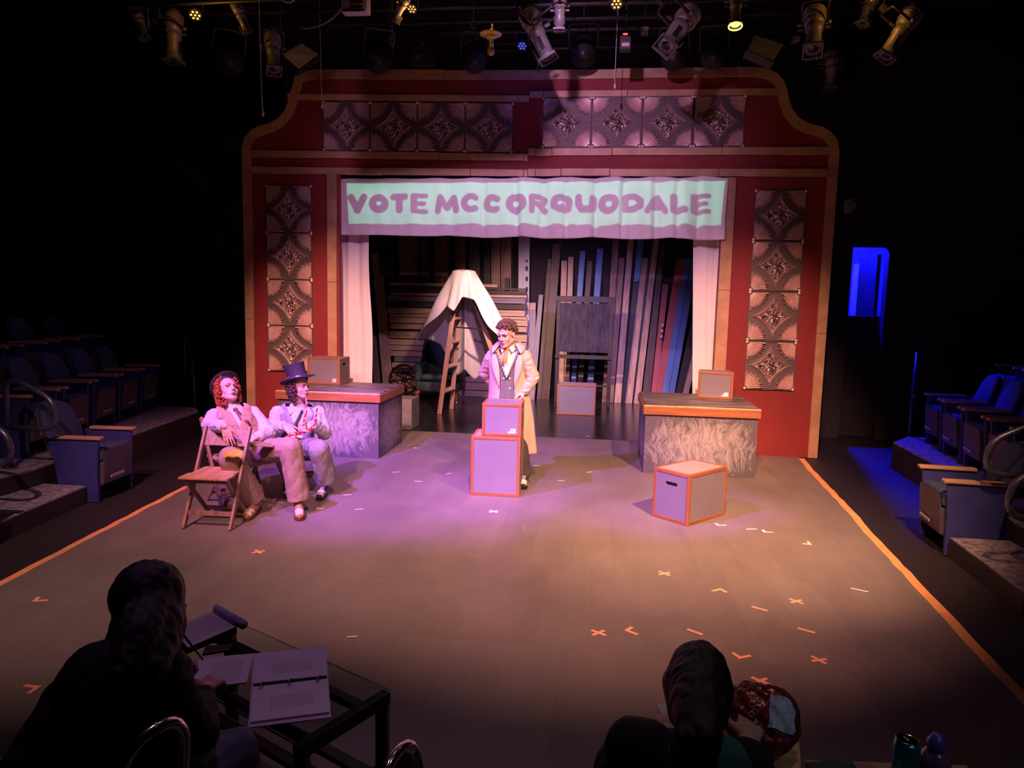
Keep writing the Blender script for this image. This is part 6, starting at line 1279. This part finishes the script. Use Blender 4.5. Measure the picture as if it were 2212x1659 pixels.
# chairs of the watchers
M_CHROME = mat('chrome', (.62, .58, .60), .15, 1.0)
def tube_chair(label, p0, p1, y0, depth, fwd, zs=.43):
    """stacking chair: chrome loop round a dark back; p0, p1 top corners of the back"""
    p0, p1 = Vector(p0), Vector(p1); d = (p1-p0); d.z = 0; d.normalize(); f = Vector((d.y, -d.x, 0)); f = f if f.dot(Vector(fwd)) > 0 else -f; zt = (p0.z+p1.z)/2; c = (p0+p1)/2; w = (p1-p0).length/2
    t = thing('stacking_chair', label, 'chair', (c.x, c.y, 0), 0, 'chrome stacking chairs'); B_ = lambda a, q, z: Vector((c.x, c.y, 0))+d*a+f*q+Vector((0, 0, z))
    MB().tube(rounded([B_(-w, .16, .012), B_(-w, .05, zs), B_(-w, 0, zt), B_(w, 0, zt), B_(w, .05, zs), B_(w, .16, .012)], .09), .013, 10).build('back_frame', M_CHROME, t, True)
    MB().tube(rounded([B_(-w, .05, zs-.02), B_(-w, .44, zs-.02), B_(-w, .50, .012)], .05), .012, 8).build('front_leg', M_CHROME, t, True); MB().tube(rounded([B_(w, .05, zs-.02), B_(w, .44, zs-.02), B_(w, .50, .012)], .05), .012, 8).build('front_leg', M_CHROME, t, True)
    MB().hexa([B_(-w+.016, .012, zt-.30), B_(w-.016, .012, zt-.30), B_(w-.016, .035, zt-.30), B_(-w+.016, .035, zt-.30), B_(-w+.05, .0, zt-.018), B_(w-.05, .0, zt-.018), B_(w-.05, .022, zt-.018), B_(-w+.05, .022, zt-.018)]).build('backrest', M_BLKC, t, bevel=.008)
    MB().hexa([B_(-w+.014, .06, zs-.005), B_(w-.014, .06, zs-.005), B_(w-.014, .46, zs-.005), B_(-w+.014, .46, zs-.005), B_(-w+.014, .06, zs+.03), B_(w-.014, .06, zs+.03), B_(w-.014, .46, zs+.03), B_(-w+.014, .46, zs+.03)]).build('seat', M_BLKC, t, bevel=.012)
tube_chair('chrome-edged dark chair under the person writing at the table', at(262, 1590, 1.22), at(398, 1562, 1.36), 0, 0, (-.4, 1, 0))
tube_chair('empty chrome-edged chair at the bottom edge, right of the glass table', at(815, 1660, 1.44), at(893, 1602, 1.62), 0, 0, (1, -.7, 0))
# desk with snacks
DZ = .60
dk = thing('tablet_desk', 'small tan-edged desk under the snack bag', 'desk', ground(1640, 1640, 0))
c_ = [ground(x, y, DZ) for x, y in ((1420, 1552), (1690, 1552), (1724, 1572), (1736, 1690), (1415, 1690))]
MB().prism([(p.x, p.y) for p in c_], lambda a, b, d: (a, b, d), DZ-.022, DZ).build('top', wood('tan_desk_laminate', (.50, .28, .14), .5), dk, bevel=.006)
q = sum(c_, Vector())/5
for sx in (-1, 1): MB().tube([(q.x+sx*.12, q.y+.02, DZ-.022), (q.x+sx*.15, q.y+.03, .012)], .014, 8).build('leg', M_CHROME, dk, True)
MB().bar((q.x-.15, q.y+.03, .3), (q.x+.15, q.y+.03, .3), .02, .02).build('brace', M_CHROME, dk)
def bag_mat():
    m = mat('red_foil_snack_bag', (.20, .022, .025), .25, .35, .5, 14, .5, 30); return m
bg = thing('snack_bag', 'crumpled red snack bag with a pale blue label on the tan desk', 'bag', ground(1645, 1600, DZ))
bc = ground(1640, 1608, DZ)+Vector((0, 0, .085))
def bagf(u, v):
    a = 2*PI*u; k = math.sin(PI*v)**.55; w = .105*(.35+.65*k)*(1+.05*mnoise.noise(Vector((a*1.4, v*5, 2)))); d_ = .045*k; z = (v-.5)*.20
    n_ = .006*mnoise.noise(Vector((math.cos(a)*6, math.sin(a)*6, v*14)))+.004*math.sin(a*9+v*20)
    p = Vector(((w+n_)*math.cos(a), (d_+n_)*math.sin(a), z)); p = Matrix.Rotation(-.95, 3, 'X') @ p; p = Matrix.Rotation(-.25, 3, 'Z') @ p; return tuple(bc+p)
MB().grid(bagf, 48, 28).build('bag', bag_mat(), bg, True)
def bl(u, v):
    p = Vector(bagf(.69+.13*u, .28+.5*v)); n_ = (Matrix.Rotation(-.25, 3, 'Z') @ Matrix.Rotation(-.95, 3, 'X') @ Vector((.3, -1, 0))).normalized(); return tuple(p+n_*.004)
MB().grid(lambda u, v: bl(u+.7, v), 8, 10).build('nutrition_label', mat('pale_blue_label', (.35, .40, .58), .5, 0, .35, 60), bg, True)
for k in range(7): MB().tube([Vector(bl(.15+.08*(k % 3), .25+.09*k))+Vector((.008*math.cos(t), -.002, .008*math.sin(t))) for t in [2*PI*i/10 for i in range(10)]], .0018, 5, True).build('printed_swirl', mat('pale_pink_print', (.65, .45, .42), .4), bg, True)
o = MB().hexa(quad_px([(1447, 1575), (1462, 1548), (1442, 1520), (1417, 1522)], DZ+.002, .003)).build('white_card', M_PAPER); tag(o, 'white card on the desk left of the dark-haired head', 'card')
SZ = .62
st = thing('side_table', 'narrow pale wooden table holding the teal can at the lower right', 'table', ground(1900, 1700, 0)); c_ = [ground(x, y, SZ) for x, y in ((1738, 1640), (2090, 1652), (2120, 1780), (1745, 1770))]
MB().prism([(p.x, p.y) for p in c_], lambda a, b, d: (a, b, d), SZ-.02, SZ).build('top', wood('pale_table_wood', (.34, .21, .14), .55), st, bevel=.004)
q0, q1 = c_[0].lerp(c_[2], .12), c_[0].lerp(c_[2], .88)
for p in (c_[0].lerp(c_[2], .1), c_[1].lerp(c_[3], .1), c_[2].lerp(c_[0], .1), c_[3].lerp(c_[1], .1)): MB().box(p.x-.015, p.x+.015, p.y-.015, p.y+.015, .001, SZ-.02).build('leg', M_BLKM, st)
cc = ground(1950, 1715, SZ); cn = thing('drink_can', 'teal aluminium drink can standing on the narrow table', 'can', cc); Mx = Matrix.Translation(cc+Vector((0, 0, .001)))
MB().lathe([(.026, 0), (.031, .010), (.0315, .125), (.030, .135), (.0265, .147)], 28, Mx).build('can_body', mat('teal_can_print', (.02, .30, .42), .25, .75, .25, 20), cn, True)
lidm = MB().lathe([(.0265, .147), (.028, .149), (.027, .151), (.024, .147), (.001, .147)], 28, Mx).build('lid', M_CHROME, cn, True)
MB().ell(cc+Vector((0, .006, .150)), (.007, .012, .0015)).build('tab', M_CHROME, lidm, True)
cb_ = ground(2012, 1722, SZ); bt = thing('drink_bottle', 'purple plastic bottle standing beside the teal can', 'bottle', cb_); Mx = Matrix.Translation(cb_+Vector((0, 0, .001)))
MB().lathe([(.030, 0), (.036, .008), (.036, .05), (.033, .06), (.036, .07), (.036, .10), (.030, .118), (.018, .132)], 24, Mx).build('bottle_body', mat('dark_pink_plastic', (.16, .05, .12), .2, 0, .3, 30), bt, True)
MB().lathe([(.020, .132), (.022, .134), (.022, .152), (.017, .158), (.012, .170), (.001, .171)], 20, Mx).build('cap', mat('purple_cap_plastic', (.10, .04, .30), .35), bt, True)
pc = ground(1800, 1672, SZ); o = MB().grid(lambda u, v: tuple(pc+Vector(((u-.5)*.13, (v-.5)*.09+.03*(u-.5), .03*math.sin(PI*u)*math.sin(PI*v)+.005*mnoise.noise(Vector((u*6, v*6, 0)))+.004))), 20, 14).build('cloth_pouch', mat('dark_green_fabric', (.02, .045, .045), .8, 0, .4, 40), None, True, solid=.006); tag(o, 'dark green folded pouch on the narrow table, left of the teal can', 'pouch')
# corner of a wooden stool at the lower left
sc_ = ground(18, 1668, .42); t = thing('wooden_stool', 'reddish wooden stool at the lower left corner', 'stool', (sc_.x, sc_.y, 0)); 
MB().hexa([p-Vector((0, 0, .03)) for p in [ground(x, y, .42) for x, y in ((-80, 1700), (25, 1760), (62, 1640), (-80, 1628))]]+[ground(x, y, .42) for x, y in ((-80, 1700), (25, 1760), (62, 1640), (-80, 1628))]).build('seat', wood('reddish_stool_wood', (.34, .13, .08), .5), t, bevel=.005)
for dx, dy in ((-.10, -.05), (.03, -.07), (-.10, .03), (.03, .02)): MB().tube([(sc_.x+dx, sc_.y+dy, .39), (sc_.x+dx*1.2, sc_.y+dy*1.2, .002)], .014, 8).build('leg', M_CH, t, True)
# ------------------------------------------------------------------ tape on the floor
M_TAPE = mat('orange_gaffer_tape', (.80, .36, .14), .6, 0, .12, 9); M_SPIKE = mat('salmon_spike_tape', (.95, .42, .25), .55, 0, .1, 20); M_SPY = mat('pale_spike_tape', (.85, .72, .45), .55, 0, .1, 20)
def tape_line(name, pts, w, label):
    L = []; random.seed(len(pts)); P = [ground(x, y, .001) for x, y in pts]; vs = []; fs = []; n = 0
    for a, b in zip(P[:-1], P[1:]):
        m_ = max(2, int((b-a).length/.12))
        for k in range(m_): L.append(a.lerp(b, k/m_))
    L.append(P[-1]); M_ = MB()
    for i, p in enumerate(L):
        t_ = (L[min(i+1, len(L)-1)]-L[max(i-1, 0)]).normalized(); s_ = Vector((-t_.y, t_.x, 0)); j = random.uniform(-.006, .006); vs += [p+s_*(w/2+j), p-s_*(w/2-j+random.uniform(0, .005))]
    M_.add(vs, [(2*i, 2*i+1, 2*i+3, 2*i+2) for i in range(len(L)-1)]); o = M_.build(name, M_TAPE); tag(o, label, 'tape', 'orange border tapes'); return o
tape_line('floor_tape', [(-140, 1334), (0, 1260), (100, 1208), (212, 1150), (300, 1104), (405, 1050)], .055, 'orange tape line along the left edge of the stage floor')
tape_line('floor_tape', [(1731, 990), (1752, 1016), (1800, 1066), (1850, 1118), (1875, 1150), (1930, 1208), (2000, 1282), (2100, 1388), (2212, 1508), (2300, 1605)], .065, 'orange tape line along the right edge of the stage floor')
def mark(px, py, kind, label, ang=0.0, m=None, s=1.0):
    c = ground(px, py, .0012); M_ = MB(); w = .011*s; L = .048*s
    zz = [0.0]
    def arm(a, l0, l1):
        zz[0] += .0004; c = ground(px, py, .0012)+Vector((0, 0, zz[0]))
        d = Vector((math.cos(a), math.sin(a), 0)); n = Vector((-d.y, d.x, 0)); M_.hexa([c+d*l0-n*w, c+d*l1-n*w, c+d*l1+n*w, c+d*l0+n*w, *[q+Vector((0, 0, .0006)) for q in (c+d*l0-n*w, c+d*l1-n*w, c+d*l1+n*w, c+d*l0+n*w)]])
    if kind == 'x': arm(ang+.6, -L, L); arm(ang-.75, -L, L)
    elif kind == 'l': arm(ang, -w, L*1.5); arm(ang+PI/2, -w, L*1.2)
    else: arm(ang, -L, L)
    loc = Vector((c.x, c.y, 0)); M_.v = [(p[0]-loc.x, p[1]-loc.y, p[2]) for p in M_.v]; o = M_.build('spike_mark', m or M_SPIKE); o.location = loc
    tag(o, label, 'tape mark', 'spike tape marks on the stage floor')
X = 'tape cross on the floor, '; A_ = 'tape angle on the floor, '; D_ = 'short tape strip on the floor, '
for a in [(1435, 1239, 'x', X+'below the lone crate on its left', 0), (1556, 1273, 'l', A_+'below the lone crate on its right', .6+PI), (1720, 1299, 'x', X+'nearest the white stick on the right', 0), (1641, 1315, 'd', D_+'between the angle and the cross near the white stick', -.5),
          (1293, 1367, 'x', X+'leftmost above the snack eater\'s head', .2), (1354, 1362, 'l', A_+'beside the leftmost cross above the snack eater', -.6), (1501, 1365, 'd', D_+'directly above the snack eater\'s head', -.6), (1742, 1362, 'd', D_+'right of the snack eater, upper one', -.5),
          (1598, 1421, 'l', A_+'just right of the snack eater\'s head', .5), (1769, 1426, 'x', X+'farthest right, near the right tape line', -.2), (1643, 1471, 'x', X+'above the snack bag', .1)]:
    mark(*a)
for a in [(1552, 1135, 'l', A_+'touching the right foot of the lone crate', .3), (1651, 1149, 'l', A_+'right of the lone crate', 0), (1623, 1143, 'd', D_+'tiny one right of the lone crate', .3), (1750, 1176, 'l', A_+'between the lone crate and the right tape line', PI/2)]: mark(*a, m=M_SPY)
for a in [(75, 1298, 'l', A_+'far left under the left tape line', .3), (82, 1484, 'l', A_+'far left beside the writer\'s shoulder', PI), (558, 1192, 'x', X+'in front of the empty folding chair', .1), (633, 1079, 'x', X+'between the slumped man\'s feet', .2), (1066, 1105, 'x', X+'in front of the stacked crates', .1)]: mark(*a, m=M_SPIKE if a[0] < 700 else M_SPY)
M_SPW = mat('white_spike_tape', (.80, .74, .70), .6)
for a in [(686, 1099, 'l', A_+'beside the slumped man\'s outstretched shoe', .4), (750, 1069, 'd', D_+'white, right of the top-hatted man\'s shoe', .5), (903, 1040, 'd', D_+'white, halfway to the stacked crates', 0), (855, 1020, 'd', D_+'white, near the left platform corner', .4), (776, 1100, 'd', D_+'white, right of the slumped man\'s shoe', .2),
          (895, 968, 'l', A_+'white, right of the left platform', .2), (1270, 942, 'd', D_+'white, at the edge of the glossy backstage floor', .9), (1212, 1038, 'd', D_+'white, right of the stacked crates', .2), (1160, 1006, 'd', D_+'white, just right of the standing man\'s coat', 0), (1273, 1020, 'd', D_+'white, between the stacked crates and the right platform', .6), (970, 1023, 'd', D_+'white, left of the stacked crates', .8), (1390, 982, 'd', D_+'white, beside the right platform', .1)]:
    mark(*a, m=M_SPW, s=.75)
p0, p1 = ground(1838, 1271, .006), ground(1876, 1279, .006); o = MB().tube([p0, p1], .005, 6).build('paper_stick', M_PAPER); tag(o, 'thin white stick lying on the floor near the right tape line', 'stick')
p0, p1 = ground(750, 1376, .005), ground(772, 1375, .005); o = MB().tube([p0, p1], .004, 6).build('paper_stick', M_SPW); tag(o, 'thin pale stick on the floor beyond the glass table', 'stick')
